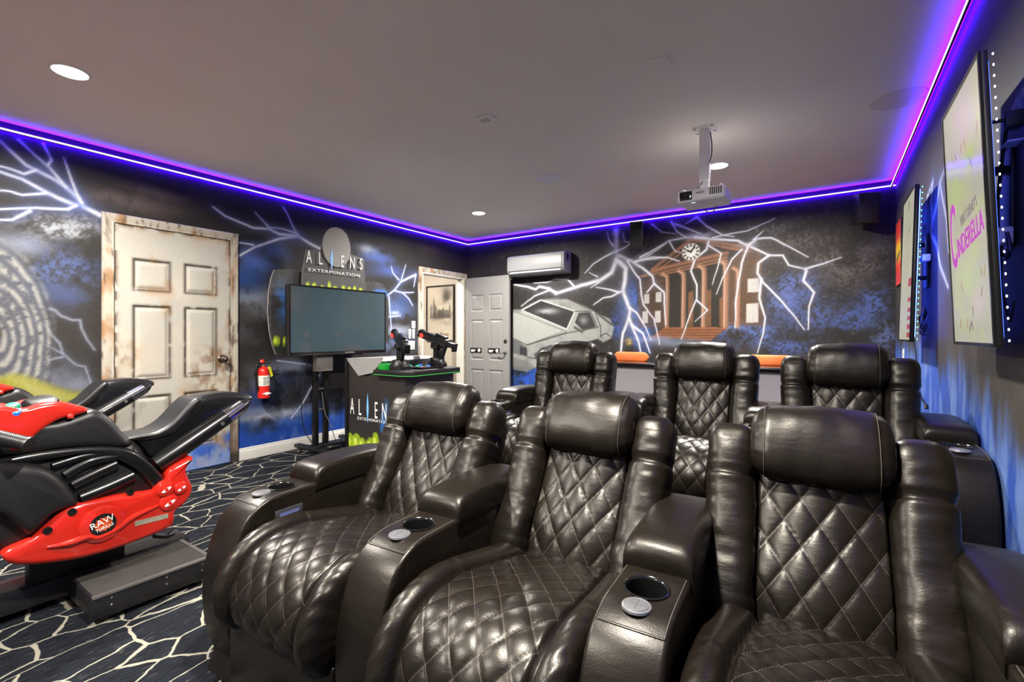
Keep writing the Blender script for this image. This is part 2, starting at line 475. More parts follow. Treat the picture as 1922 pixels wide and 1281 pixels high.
# ---- carpet: navy cells between cream crackle lines, streaked along the room
def carpet_mat():
    m = bpy.data.materials.new('crackle_carpet'); m.use_nodes = True
    nt = m.node_tree; b = nt.nodes['Principled BSDF']; N = nt.nodes.new; L = nt.links.new
    b.inputs['Roughness'].default_value = 0.95; b.inputs['Specular IOR Level'].default_value = 0.1
    tc = N('ShaderNodeTexCoord')
    wn = N('ShaderNodeTexNoise'); wn.inputs['Scale'].default_value = 9; wn.inputs['Detail'].default_value = 3
    L(tc.outputs['Object'], wn.inputs['Vector'])
    sub = N('ShaderNodeVectorMath'); sub.operation = 'SUBTRACT'; sub.inputs[1].default_value = (0.5, 0.5, 0.5)
    L(wn.outputs['Color'], sub.inputs[0])
    scl = N('ShaderNodeVectorMath'); scl.operation = 'SCALE'; scl.inputs['Scale'].default_value = 0.05
    L(sub.outputs[0], scl.inputs[0])
    add = N('ShaderNodeVectorMath'); L(tc.outputs['Object'], add.inputs[0]); L(scl.outputs[0], add.inputs[1])
    mp = N('ShaderNodeMapping'); mp.inputs['Scale'].default_value = (6.6, 4.2, 0.0); mp.inputs['Rotation'].default_value = (0, 0, 0.12)
    L(add.outputs[0], mp.inputs['Vector'])
    vo = N('ShaderNodeTexVoronoi'); vo.feature = 'DISTANCE_TO_EDGE'; vo.inputs['Scale'].default_value = 1.0
    L(mp.outputs[0], vo.inputs['Vector'])
    wd = N('ShaderNodeTexNoise'); wd.inputs['Scale'].default_value = 5; L(tc.outputs['Object'], wd.inputs['Vector'])
    wr = N('ShaderNodeMapRange'); wr.inputs[1].default_value = 0.3; wr.inputs[2].default_value = 0.7
    wr.inputs[3].default_value = 0.012; wr.inputs[4].default_value = 0.026
    L(wd.outputs['Fac'], wr.inputs[0])
    sm = N('ShaderNodeMath'); sm.operation = 'DIVIDE'; L(vo.outputs['Distance'], sm.inputs[0]); L(wr.outputs[0], sm.inputs[1])
    ln = N('ShaderNodeMapRange'); ln.inputs[1].default_value = 0.8; ln.inputs[2].default_value = 1.25
    ln.inputs[3].default_value = 1.0; ln.inputs[4].default_value = 0.0; L(sm.outputs[0], ln.inputs[0])
    # streaks
    ms = N('ShaderNodeMapping'); ms.inputs['Scale'].default_value = (210, 15, 1); L(tc.outputs['Object'], ms.inputs['Vector'])
    ns = N('ShaderNodeTexNoise'); ns.inputs['Scale'].default_value = 1; ns.inputs['Detail'].default_value = 3; L(ms.outputs[0], ns.inputs['Vector'])
    cr = N('ShaderNodeValToRGB'); e = cr.color_ramp.elements
    e[0].position = 0.30; e[0].color = rgb(12, 13, 15)
    e[1].position = 0.74; e[1].color = rgb(124, 120, 106)
    x = e.new(0.48); x.color = rgb(20, 22, 27)
    x = e.new(0.60); x.color = rgb(27, 31, 39)
    x = e.new(0.68); x.color = rgb(44, 46, 50)
    L(ns.outputs['Fac'], cr.inputs['Fac'])
    mx = N('ShaderNodeMix'); mx.data_type = 'RGBA'; L(ln.outputs[0], mx.inputs[0]); L(cr.outputs[0], mx.inputs[6])
    mx.inputs[7].default_value = rgb(138, 134, 121)
    L(mx.outputs[2], b.inputs['Base Color'])
    nb = N('ShaderNodeTexNoise'); nb.inputs['Scale'].default_value = 400; L(tc.outputs['Object'], nb.inputs['Vector'])
    bp = N('ShaderNodeBump'); bp.inputs['Strength'].default_value = 0.5; bp.inputs['Distance'].default_value = 0.004
    L(nb.outputs['Fac'], bp.inputs['Height']); L(bp.outputs[0], b.inputs['Normal'])
    return m
M_CARPET = carpet_mat()
struct(MB().box((-6.1, YF, -0.12), (XR+0.12, 5.75, 0.0)).build('floor', M_CARPET, smooth=0))
struct(MB().box((-6.1, YF, CEIL_H), (XR+0.12, 5.75, CEIL_H+0.12)).build('ceiling', M_CEIL, smooth=0))
# low carpeted platform that carries the back row of seats
RISER = 0.13
struct(MB().rbox((-2.02, 2.12, -0.01), (XR-0.003, 3.55, RISER), 0.012).build('floor_riser', M_CARPET, smooth=30))

# ---- mural, left wall (coordinates: Y along, Z up)
BROWN = (44, 41, 38)
LW = Canvas(YF, YB, 0.0, CEIL_H, 0.0085, BROWN)
def c1(x, y): return (x*0.3747, 220 + y*0.3747)
def c3(x, y): return (430 + x*0.3748, 400 + y*0.3748)
def c8(x, y): return (x*0.1718, 560 + y*0.1718)
def lw(px, py): p = at_x(px, py, XL); return (p.y, p.z)
def lws(tr, pts): return [lw(*tr(*q)) for q in pts]
n = fbm(LW.A*2.2, LW.B*2.2, 6, 3)
LW.blend(sstep(n, 0.45, 0.8)*0.35, (78, 70, 66)); LW.blend(sstep(fbm(LW.A*3, LW.B*3, 5, 33), 0.5, 0.85)*0.5, (24, 23, 26))
# blue band along the bottom of the wall
edge = 0.46 + 0.16*(fbm(LW.A*2.5, LW.B*0.5, 5, 5)-0.5)*2
LW.blend(sstep(edge - LW.B + 0.22*(fbm(LW.A*6, LW.B*6, 5, 6)-0.5), 0.0, 0.22)*0.95, (34, 78, 178))
LW.blend(sstep(fbm(LW.A*7, LW.B*9, 5, 8), 0.5, 0.75)*sstep(0.65-LW.B, 0, 0.3)*0.4, (120, 150, 215))
def lcl(tr, x, y, ra, rb, col, k, **kw):
    a, b = lw(*tr(x, y)); LW.cloud(a, b, ra, rb, col, k, **kw)
lcl(c1, 300, 560, 0.28, 0.10, (158, 162, 170), 0.85, freq=9, speck=.6); lcl(c1, 400, 540, 0.12, 0.09, (170, 172, 178), 0.75, freq=11, speck=.6)
lcl(c1, 120, 640, 0.2, 0.10, (150, 160, 185), 0.7); lcl(c1, 300, 760, 0.28, 0.2, (74, 88, 132), 0.85, freq=9, speck=.6)
lcl(c1, 320, 900, 0.24, 0.12, (70, 84, 130), 0.7, freq=8); lcl(c1, 640, 420, 0.45, 0.10, (112, 96, 92), 0.8, freq=4)
lcl(c1, 780, 380, 0.3, 0.06, (120, 104, 100), 0.6, freq=5); lcl(c8, 420, 860, 0.3, 0.12, (124, 130, 152), 0.7); lcl(c8, 850, 960, 0.25, 0.1, (140, 144, 164), 0.7)
for (x, y, ra, rb, col, k) in [(120, 250, .22, .12, (86, 112, 190), .95), (230, 190, .22, .10, (70, 90, 150), .8), (120, 420, .28, .10, (150, 158, 180), .8),
        (90, 330, .2, .12, (44, 78, 150), .8), (190, 470, .25, .14, (120, 124, 132), .8), (100, 600, .3, .12, (84, 84, 90), .7), (250, 600, .3, .1, (34, 32, 34), .8),
        (330, 770, .4, .08, (150, 160, 184), .8), (180, 860, .3, .09, (96, 104, 130), .7), (380, 860, .22, .12, (22, 22, 26), .9), (300, 830, .2, .1, (40, 48, 80), .7),
        (230, 1010, .4, .05, (190, 196, 214), .9), (140, 990, .3, .05, (160, 170, 200), .7), (420, 980, .2, .08, (120, 140, 200), .6), (120, 940, .25, .1, (50, 72, 140), .7),
        (740, 220, .3, .1, (84, 110, 190), .9), (690, 180, .14, .06, (190, 200, 225), .8), (800, 290, .3, .08, (74, 96, 170), .8), (840, 480, .3, .14, (88, 108, 160), .9),
        (830, 500, .1, .05, (210, 216, 230), .8), (870, 430, .14, .1, (60, 80, 130), .8), (840, 590, .3, .08, (180, 188, 208), .8), (840, 660, .4, .12, (110, 126, 170), .8),
        (1010, 180, .2, .08, (84, 66, 66), .7), (700, 300, .2, .06, (60, 70, 110), .6)]:
    lcl(c3, x, y, ra*1.1, rb*1.15, col, min(1.0, k*1.1), lo=.24, hi=.54, freq=6)
for pts, w in [
    ([(500,490),(420,450),(385,400),(330,350),(270,310),(180,265),(130,240),(0,120)], .022), ([(375,440),(290,405),(220,370),(110,310),(-40,260)], .020),
    ([(385,440),(340,462),(180,455),(-20,462)], .013), ([(330,350),(250,255),(180,195),(90,110)], .013), ([(180,265),(120,285),(60,262),(-20,240)], .013),
    ([(410,430),(385,385),(360,320),(320,205)], .012), ([(230,382),(110,390),(50,372),(-20,365)], .009), ([(150,470),(60,515),(-20,515)], .010), ([(240,240),(258,215),(215,130)], .010)]:
    LW.bolt(lws(c1, pts), max(w*1.1, .013), jit=.005, taper=.5)
for pts, w in [([(545,115),(600,130),(660,190),(790,240),(875,240),(890,330),(950,450),(1035,565)], .008), ([(370,235),(430,280),(495,285),(560,400),(650,490),(690,610),(830,730),(930,750),(970,860),(995,940)], .007),
    ([(690,610),(560,540),(430,490)], .005), ([(680,645),(590,660),(470,705),(330,690)], .007)]:
    LW.bolt(lws(c8, pts), w*1.6, (150, 156, 172), (86, 92, 118), 0.75, jit=.002, taper=.6)
for pts, w in [([(475,190),(400,150),(345,115),(250,130),(130,170),(50,215)], .022), ([(345,115),(250,105),(200,80),(120,75),(-20,15),(-80,-30)], .018), ([(345,110),(320,70),(290,0),(270,-30)], .013),
    ([(210,82),(160,30),(130,-5)], .012), ([(120,160),(50,148)], .011), ([(330,100),(270,80),(210,72)], .010),
    ([(935,310),(900,325),(860,345),(830,385),(795,412)], .020), ([(860,345),(885,260)], .010), ([(850,335),(820,300),(812,268)], .008), ([(830,390),(870,400),(925,398)], .008), ([(870,400),(900,430),(920,465)], .010),
    ([(935,310),(925,370)], .008), ([(800,420),(808,520),(815,600)], .012), ([(800,520),(860,515)], .008), ([(465,790),(420,860),(370,950),(310,1030)], .014), ([(465,800),(400,760),(320,750),(240,740)], .009)]:
    LW.bolt(lws(c3, pts), max(w*1.1, .012), jit=.005, taper=.5)
# swirl of pale brush strokes and the yellow slope below it
ca, cb = lw(*c8(-30, 480))
R = np.hypot((LW.A-ca)/0.70, (LW.B-cb-.06)*0.62 + 0.16*(LW.A-ca)); th = np.arctan2(LW.B-cb, LW.A-ca)
st = 0.5 + 0.5*np.sin(R*105 + th*1.5 + 5*fbm(LW.A*4, LW.B*4, 4, 51))
sw = sstep(0.43 - R + 0.07*(fbm(LW.A*14, LW.B*14, 4, 52)-0.5), 0, 0.12)*sstep(R, 0.0, 0.06)
LW.blend(sw*0.8, (88, 91, 102)); LW.blend(sw*np.clip(st*0.75, 0, 1)*sstep(fbm(LW.A*30, LW.B*30, 4, 53), 0.25, 0.55), (176, 174, 165))
yl = [(-400,800),(-60,880),(120,832),(230,838),(400,895),(640,985),(800,1025),(1010,1040),(900,1110),(700,1200),(300,1300),(-400,1400)]
LW.poly(lws(c8, yl), (140, 137, 42), soft=0.05); LW.poly(lws(c8, [(120,880),(230,880),(420,950),(660,1040),(800,1090),(600,1150),(320,1040)]), (172, 168, 122), 0.7, soft=0.08)
M_opening = lambda a, b: (a > DOOR2_Y0) & (a < DOOR2_Y1) & (b < DOOR2_H)
ex = MB()
for y0, y1, z0, z1 in [(YF, DOOR2_Y0, 0, CEIL_H), (DOOR2_Y0, DOOR2_Y1, DOOR2_H, CEIL_H), (DOOR2_Y1, YB+0.12, 0, CEIL_H)]:
    ex.box((XL-0.12, y0, z0), (XL-0.001, y1, z1))
wl = link('wall_left', LW.mesh(lambda A, B: (np.full_like(A, XL), A, B), mask=M_opening, extra=ex)); struct(wl)

# ---- mural, back wall (coordinates: X along, Z up)
BW = Canvas(XL, XR, 0.0, CEIL_H, 0.0075, (40, 37, 35))
def c4(x, y): return (750 + x*0.2654, 440 + y*0.2654)
def c5(x, y): return (1150 + x*0.367, 230 + y*0.367)
def bw(px, py): p = at_y(px, py, YB); return (p.x, p.z)
def bws(tr, pts): return [bw(*tr(*q)) for q in pts]
def bcl(tr, x, y, ra, rb, col, k, **kw):
    a, b = bw(*tr(x, y)); BW.cloud(a, b, ra, rb, col, k, **kw)
BW.blend(sstep(fbm(BW.A*2.5, BW.B*2.5, 6, 61), 0.45, 0.8)*0.4, (66, 58, 52)); BW.blend(sstep(fbm(BW.A*40, BW.B*40, 3, 62), 0.62, 0.8)*0.35, (120, 112, 104))
e = 0.62 + 0.3*(fbm(BW.A*2, BW.B*0.3, 4, 63)-0.5)
BW.blend(sstep(e - BW.B + 0.3*(fbm(BW.A*5, BW.B*5, 5, 64)-0.5), 0.0, 0.2)*0.95, (48, 98, 212))
for (x, y, ra, rb, col, k) in [(1640, 480, .16, .3, (62, 98, 190), .9), (1700, 700, .2, .3, (56, 88, 178), .9), (1540, 640, .15, .25, (50, 78, 160), .7), (900, 1010, .4, .25, (44, 92, 205), 1.0),
        (870, 980, .2, .08, (28, 30, 36), .8), (1620, 760, .06, .06, (200, 160, 60), .9)]:
    bcl(c4, x, y, ra, rb, col, k, speck=.5)
for (x, y, ra, rb, col, k) in [(930, 850, .25, .25, (76, 102, 186), .95), (880, 920, .2, .2, (86, 110, 196), .8), (1000, 980, .3, .2, (66, 92, 176), .85), (1330, 930, .16, .2, (66, 96, 180), .95), (1220, 1010, .3, .16, (60, 86, 168), .9),
        (1380, 1090, .2, .16, (90, 110, 170), .8), (700, 1080, .4, .14, (70, 100, 190), .95), (620, 1040, .3, .08, (96, 122, 205), .8), (880, 1150, .4, .1, (60, 88, 170), .8), (70, 920, .12, .2, (60, 96, 190), .9), (130, 1080, .14, .12, (60, 92, 180), .8),
        (1120, 700, .35, .14, (128, 120, 116), .9), (1240, 760, .3, .12, (106, 98, 92), .8), (1000, 600, .35, .12, (96, 88, 84), .8), (800, 540, .3, .06, (110, 104, 104), .7), (1180, 840, .3, .12, (92, 84, 76), .7), (1300, 650, .25, .1, (84, 78, 76), .7)]:
    bcl(c5, x, y, ra, rb, tuple(.68*v+.32*q for v, q in zip(col, (84, 84, 88))), k, freq=7, speck=.7)
# generic columned hall with a clock, drawn in chalk browns
OR = (146, 98, 70); DK = (40, 36, 30)
wing = [(600,700),(690,640),(760,660),(770,1040),(600,1040)]
BW.poly(bws(c5, wing), (96, 66, 44), 0.75, noise=0.7, freq=22)
BW.poly(bws(c5, [(130,820),(265,770),(265,1050),(130,1050)]), (92, 64, 46), 0.6, noise=0.7, freq=22)
BW.poly(bws(c5, [(265,770),(590,710),(590,1050),(265,1050)]), DK, 0.95)
for x0, x1, y0 in [(385,412,870),(480,505,860),(545,562,900)]: BW.poly(bws(c5, [(x0,y0),(x1,y0-8),(x1,1045),(x0,1045)]), (132, 84, 50), 0.7, noise=0.6, freq=25)
ped = [(200,755),(395,600),(475,612),(585,665),(580,700),(210,780)]
BW.poly(bws(c5, ped), (58, 46, 38), 0.9)
for pts, w in [([(205,750),(395,602)], .022), ([(225,762),(390,636)], .010), ([(400,600),(520,612),(690,640)], .022), ([(480,622),(690,656)], .012), ([(560,640),(700,662)], .012), ([(200,758),(585,668)], .026), ([(150,790),(580,690)], .014), ([(240,782),(585,705)], .012), ([(130,790),(300,735)], .012)]:
    BW.line(bws(c5, pts), w, OR, 0.85)
for x, y0, w in [(278,775,.036), (362,760,.040), (466,735,.044), (578,710,.052), (640,745,.034)]:
    p = bws(c5, [(x-22,y0),(x,y0+14),(x+2,y0+50),(x-2,1045)]); w *= .72; BW.line(p, w, (156, 112, 88), 0.9); BW.line([(a-0.4*w, b) for a, b in p], w*0.25, (214, 176, 150), 0.6)
BW.poly(bws(c5, [(262,1050),(588,1048),(500,1118),(195,1100)]), (140, 86, 52), 0.9, noise=0.4, freq=20)
for yy in (1062, 1076, 1090, 1104): BW.line(bws(c5, [(250-(yy-1050)*.9,yy),(585-(yy-1050)*1.2,yy)]), .007, (86, 54, 36), 0.8)
for x0, y0, x1, y1 in [(690,800,748,870),(683,928,745,1025),(160,880,187,928),(220,870,250,920),(152,968,180,1028),(216,966,245,1025)]:
    BW.poly(bws(c5, [(x0,y0),(x1,y0-4),(x1,y1-2),(x0,y1)]), (184, 182, 177), 0.95, soft=0.01)
    BW.line(bws(c5, [((x0+x1)/2,y0),((x0+x1)/2,y1)]), .005, (170, 168, 162), 0.6); BW.line(bws(c5, [(x0,(y0+y1)/2),(x1,(y0+y1)/2-2)]), .005, (170, 168, 162), 0.6)
bcl(c5, 440, 580, .25, .05, (180, 180, 205), .9, lo=.25, hi=.6); bcl(c5, 680, 625, .12, .05, (200, 198, 205), .9, lo=.25, hi=.6); bcl(c5, 200, 1110, .3, .05, (140, 150, 190), .8); bcl(c5, 340, 1130, .4, .06, (120, 128, 150), .8)
ck = bw(*c5(400, 662)); rc = bw(*c5(444, 662))[0]-ck[0]
circ = lambda r, k=28: [(ck[0] + r*math.cos(2*PI*i/k), ck[1] + r*math.sin(2*PI*i/k)) for i in range(k)]
# generic wedge-nosed silver coupe, chalk drawing
SV = (150, 152, 148)
BW.poly(bws(c4, [(800,535),(860,530),(930,490),(1000,458),(1100,452),(1190,458),(1330,515),(1400,560),(1490,600),(1515,660),(1500,735),(1440,765),(1400,740),(1330,760),(1200,800),(1010,880),(960,945),(800,930)]), SV, 1.0, soft=.02, noise=.35, freq=9)
BW.poly(bws(c4, [(800,560),(870,548),(1170,690),(900,780),(800,735)]), (166, 168, 162), .9, soft=.02, noise=.3)
BW.poly(bws(c4, [(866,538),(1000,470),(1236,546),(1182,668)]), (44, 44, 44), 1.0, soft=.01); bcl(c4, 1040, 545, .2, .05, (170, 172, 172), .9, lo=.2, hi=.6)
BW.poly(bws(c4, [(1240,625),(1268,556),(1345,552),(1388,655),(1300,684)]), (50, 50, 50), 1.0, soft=.01); bcl(c4, 1300, 610, .07, .06, (140, 142, 142), .8, lo=.2, hi=.6)
BW.poly(bws(c4, [(800,740),(850,760),(900,800),(905,868),(800,840)]), (96, 98, 100), .9, soft=.02); BW.poly(bws(c4, [(850,790),(900,806),(902,862),(850,850)]), (50, 50, 54), .9, soft=.01)
BW.poly(bws(c4, [(800,870),(905,900),(960,945),(900,975),(800,955)]), (120, 120, 118), .9, soft=.02)
BW.poly(bws(c4, [(950,850),(1010,800),(1080,790),(1040,850),(980,930)]), (64, 66, 68), .8, soft=.02)
for pts, w, col in [([(866,538),(1000,466),(1240,545),(1182,672),(866,538)], .010, (206, 208, 204)), ([(1000,460),(1190,458),(1380,545),(1420,650),(1425,730)], .008, (60, 60, 58)), ([(1240,545),(1350,545),(1400,660),(1180,700),(900,785)], .008, (58, 58, 56)),
        ([(800,735),(900,782),(1180,695)], .007, (66, 66, 64)), ([(905,870),(960,880),(1000,810),(1080,785)], .008, (44, 44, 44)), ([(960,760),(1150,690)], .006, (90, 92, 90)), ([(1290,690),(1240,660)], .02, (70, 62, 54)), ([(1420,720),(1460,700),(1500,730)], .008, (50, 50, 52)),
        ([(1400,560),(1500,640)], .016, (60, 60, 62)), ([(1180,700),(1430,650)], .006, (90, 90, 88)), ([(800,540),(1180,690)], .006, (90, 92, 88))]:
    BW.line(bws(c4, pts), w, col, .85)
for pts, w in [([(1530,-20),(1535,120),(1540,190)], .045), ([(1535,180),(1500,270),(1420,325),(1260,370),(1180,395),(1105,420),(1060,385),(990,370),(960,390),(900,370),(810,355)], .034), ([(1240,375),(1190,320),(1100,318),(1040,340),(950,345)], .014),
    ([(1110,410),(1060,395),(950,440),(860,510)], .014), ([(1540,180),(1600,240),(1595,320),(1580,400),(1615,500),(1630,540),(1615,610),(1580,700),(1565,830)], .036), ([(1625,600),(1660,690),(1690,760),(1705,835)], .022),
    ([(1640,640),(1720,700),(1750,780),(1770,840)], .018), ([(1630,520),(1680,560),(1740,660),(1780,750)], .013), ([(1565,405),(1500,440),(1440,450),(1370,500)], .014), ([(1550,410),(1480,390),(1390,375)], .014), ([(1530,120),(1450,160),(1370,210),(1310,275)], .014),
    ([(1555,150),(1640,190),(1720,240),(1790,300),(1800,350),(1750,410)], .024), ([(1660,200),(1760,150),(1884,65)], .014), ([(1700,185),(1800,175),(1884,165)], .012), ([(1535,120),(1600,90),(1640,60),(1590,50),(1580,-10)], .012), ([(1510,80),(1480,40),(1470,-10)], .012),
    ([(1800,350),(1870,410),(1880,640)], .012), ([(1610,190),(1660,270),(1700,320),(1710,430),(1725,500),(1800,600),(1840,780)], .012), ([(1410,340),(1350,380)], .010), ([(1400,300),(1340,270)], .008)]:
    BW.bolt(bws(c4, pts), w*1.25, (226, 226, 234), (136, 138, 160), halo=.36)
for pts, w in [([(110,715),(200,690),(280,690),(340,710)], .016), ([(140,690),(230,640),(290,605),(370,590),(420,585)], .014), ([(420,588),(540,598),(640,605),(690,630),(800,680),(870,680),(900,730),(985,750)], .020), ([(985,750),(1070,725),(1170,690)], .012),
    ([(690,630),(740,595),(810,590),(900,635),(1000,690)], .014), ([(510,590),(600,570),(690,555),(830,490)], .010), ([(430,485),(480,530),(560,575),(620,585)], .013), ([(320,520),(400,550),(450,570)], .016), ([(300,510),(330,560),(380,590)], .013), ([(200,520),(250,560),(320,570)], .008),
    ([(430,485),(370,520)], .010), ([(800,680),(745,720),(740,770),(770,820),(850,900),(920,980),(980,1060)], .014), ([(760,800),(750,900),(780,1000),(770,1080),(740,1180)], .013), ([(990,760),(975,810),(1030,870),(1005,940),(1000,1060)], .014),
    ([(690,640),(660,720),(650,780),(630,900),(625,1050)], .012), ([(660,650),(610,700),(560,800),(530,880)], .009), ([(490,610),(480,650),(420,700),(400,760),(430,830),(430,900),(390,1000),(350,1110)], .013), ([(430,910),(485,960),(420,1020)], .009), ([(490,630),(555,670),(535,750),(510,830)], .009),
    ([(720,600),(770,555)], .010), ([(290,610),(320,660),(345,665)], .010)]:
    BW.bolt(bws(c5, pts), w*1.2, (222, 222, 230), (134, 134, 150), halo=.32)
BW.poly(circ(rc*1.12), (150, 142, 130), .9); BW.poly(circ(rc), (222, 220, 212), 1.0, soft=.006)
for k in range(12):
    t = 2*PI*k/12; BW.line([(ck[0]+rc*.72*math.sin(t), ck[1]+rc*.72*math.cos(t)), (ck[0]+rc*.9*math.sin(t), ck[1]+rc*.9*math.cos(t))], .011, (40, 38, 36), .9)
BW.line([ck, (ck[0]+rc*.42, ck[1]+rc*.55)], .010, (20, 20, 20)); BW.line([ck, (ck[0]-rc*.42, ck[1]+rc*.18)], .012, (20, 20, 20))
ex = MB().box((XL-0.12, YB+0.001, 0), (XR+0.12, YB+0.12, CEIL_H))
struct(link('wall_back', BW.mesh(lambda A, B: (A, np.full_like(A, YB), B), flip=False, extra=ex)))

# ---- right wall
RW = Canvas(YF, YB, 0.0, CEIL_H, 0.015, (58, 53, 49))
def rw(px, py): p = at_x(px, py, XR); return (p.y, p.z)
RW.blend(sstep(fbm(RW.A*2, RW.B*2, 6, 71), 0.45, 0.8)*0.5, (92, 82, 72))
RW.blend(sstep(RW.B, 1.2, 1.9)*0.6, (78, 78, 86))
bd = np.interp(RW.A, [YF, 1.0, 2.05, 3.1, 4.3, YB], [.55, .6, .76, 1.02, 1.06, 1.06]) + 0.34*(fbm(RW.A*9, RW.B*1.6, 5, 73)-0.5)
RW.blend(sstep(bd - RW.B, -0.10, 0.10)*0.95, (46, 84, 184)); RW.blend(sstep(bd - RW.B + 0.15, 0.0, 0.3)*sstep(fbm(RW.A*12, RW.B*3, 5, 74), .40, .66)*0.7, (128, 154, 206))
RW.cloud(3.9, 1.0, .3, .25, (120, 140, 190), .7, freq=6); RW.cloud(3.0, 1.2, .3, .2, (84, 76, 68), .6)
for pts, w in [([(1751,340),(1747,380),(1750,415),(1746,440),(1758,460),(1765,500),(1780,540)], .022), ([(1764,345),(1757,390),(1750,415)], .02), ([(1764,345),(1776,410),(1780,470)], .016), ([(1764,345),(1772,318)], .014), ([(1751,340),(1740,370),(1735,420)], .012),
               ([(1922,215),(1908,190),(1898,215),(1880,240)], .02), ([(1922,170),(1912,185)], .016)]:
    RW.bolt([rw(*p) for p in pts], w, (220, 226, 240), (96, 120, 220), taper=.6)
ex = MB().box((XR+0.001, YF, 0), (XR+0.12, YB, CEIL_H))
struct(link('wall_right', RW.mesh(lambda A, B: (np.full_like(A, XR), A, B), flip=True, extra=ex)))

# ---- hall beyond the doorway
h = MB()
h.box((-6.1, 5.62, 0), (XL-0.12, 5.74, CEIL_H))
struct(h.build('wall_hall_end', M_HALL, smooth=0))
struct(MB().box((-6.1, 3.2, 0), (-5.98, 5.62, CEIL_H)).build('wall_hall_far', M_HALL, smooth=0))
struct(MB().box((-5.98, 3.2, 0), (XL-0.12, 3.32, CEIL_H)).build('wall_hall_near', M_HALL, smooth=0))
hl = thing('hall_fill_light', 'unseen round ceiling light added to brighten the hall beyond the open door', 'light', (-5.3, 4.5, CEIL_H))  # unseen fixture, added so that the closed hall is lit
MB().lathe([(0.11, 0.0), (0.115, -0.012), (0.10, -0.022)], n=24).build('rim', M_WHITEP, hl)
MB().lathe([(0.098, -0.016), (0.09, -0.03), (0.05, -0.038)], n=24).build('diffuser', emis('hall_fill_glow', (1, .93, .82, 1), 8), hl)
ld = bpy.data.lights.new('hall_fill_lamp', 'AREA'); ld.shape = 'DISK'; ld.size = 0.2; ld.energy = 26; ld.color = (1, .92, .8)
lo_ = bpy.data.objects.new('hall_fill_lamp', ld); COL.objects.link(lo_); lo_.parent = hl; lo_.location = (0, 0, -0.05)

# ---- baseboards along the left wall
def baseboard(name, y0, y1):
    prof = [(0, 0), (0.016, 0), (0.016, 0.075), (0.013, 0.086), (0.010, 0.090), (0.008, 0.105), (0, 0.11)]
    rings = [[(XL + a, y, b) for a, b in prof] for y in (y0, y1)]
    struct(MB().loft(rings).build(name, M_TRIM, smooth=25))
baseboard('baseboard_left', DOOR1_Y1+0.082, DOOR2_Y0-0.072)
baseboard('baseboard_left_near', YF, DOOR1_Y0-0.082)

# ---- six-panel doors
def rust_paint(y, z, w, h, rects, rng=0):
    """aged white paint: rust and soot around the panels and edges, blue overspray at the foot (as painted on the real door)"""
    n1 = fbm(y*9, z*6, 5, 200+rng); n2 = fbm(y*22, z*16, 5, 210+rng); n3 = fbm(y*4, z*3, 4, 220+rng)
    C = np.zeros(y.shape + (3,)); C[:] = np.array((168, 164, 155))/255
    def bl(m, col):
        nonlocal C; C = C + np.clip(m, 0, 1)[..., None]*(np.array(col)/255 - C)
    bl(sstep(n3, .45, .8)*.4, (192, 178, 158))
    ed = np.minimum(np.minimum(y, w-y), np.minimum(h-z, 9))
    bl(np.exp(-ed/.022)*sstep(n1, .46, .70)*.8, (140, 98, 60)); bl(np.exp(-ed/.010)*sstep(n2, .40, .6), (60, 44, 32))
    for (a0, b0, a1, b1) in rects:
        dx = np.maximum(np.maximum(a0-y, y-a1), 0); dz = np.maximum(np.maximum(b0-z, z-b1), 0)
        di = np.minimum(np.minimum(y-a0, a1-y), np.minimum(z-b0, b1-z)); d = np.where(di > 0, di, np.hypot(dx, dz))
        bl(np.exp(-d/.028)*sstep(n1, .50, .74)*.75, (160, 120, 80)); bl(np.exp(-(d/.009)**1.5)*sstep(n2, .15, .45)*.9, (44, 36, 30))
    low = sstep(0.80-z, 0, .55)
    bl(low*sstep(n1+.08*low, .58, .80)*.6, (142, 108, 78))
    for (a, b, r) in [(w*.86, h*.47, .13), (w*.92, h*.44, .10), (w*.74, h*.40, .09), (w*.06, h*.50, .06), (w*.82, h*.31, .12)]:
        bl(np.exp(-((y-a)**2+(z-b)**2)/r**2)*sstep(n2+.1*n1, .42, .75)*.65, (104, 74, 50))
    bl(sstep(.40-z+.35*(n1-.5), 0, .2)*sstep(n3, .3, .5)*.9, (44, 84, 176)); bl(sstep(.18-z+.3*(n2-.5), 0, .12)*.6, (150, 160, 186))
    return C
def clean_paint(y, z, w, h, rects, rng=0):
    C = np.zeros(y.shape + (3,)); C[:] = np.array((126, 125, 123))/255; return C
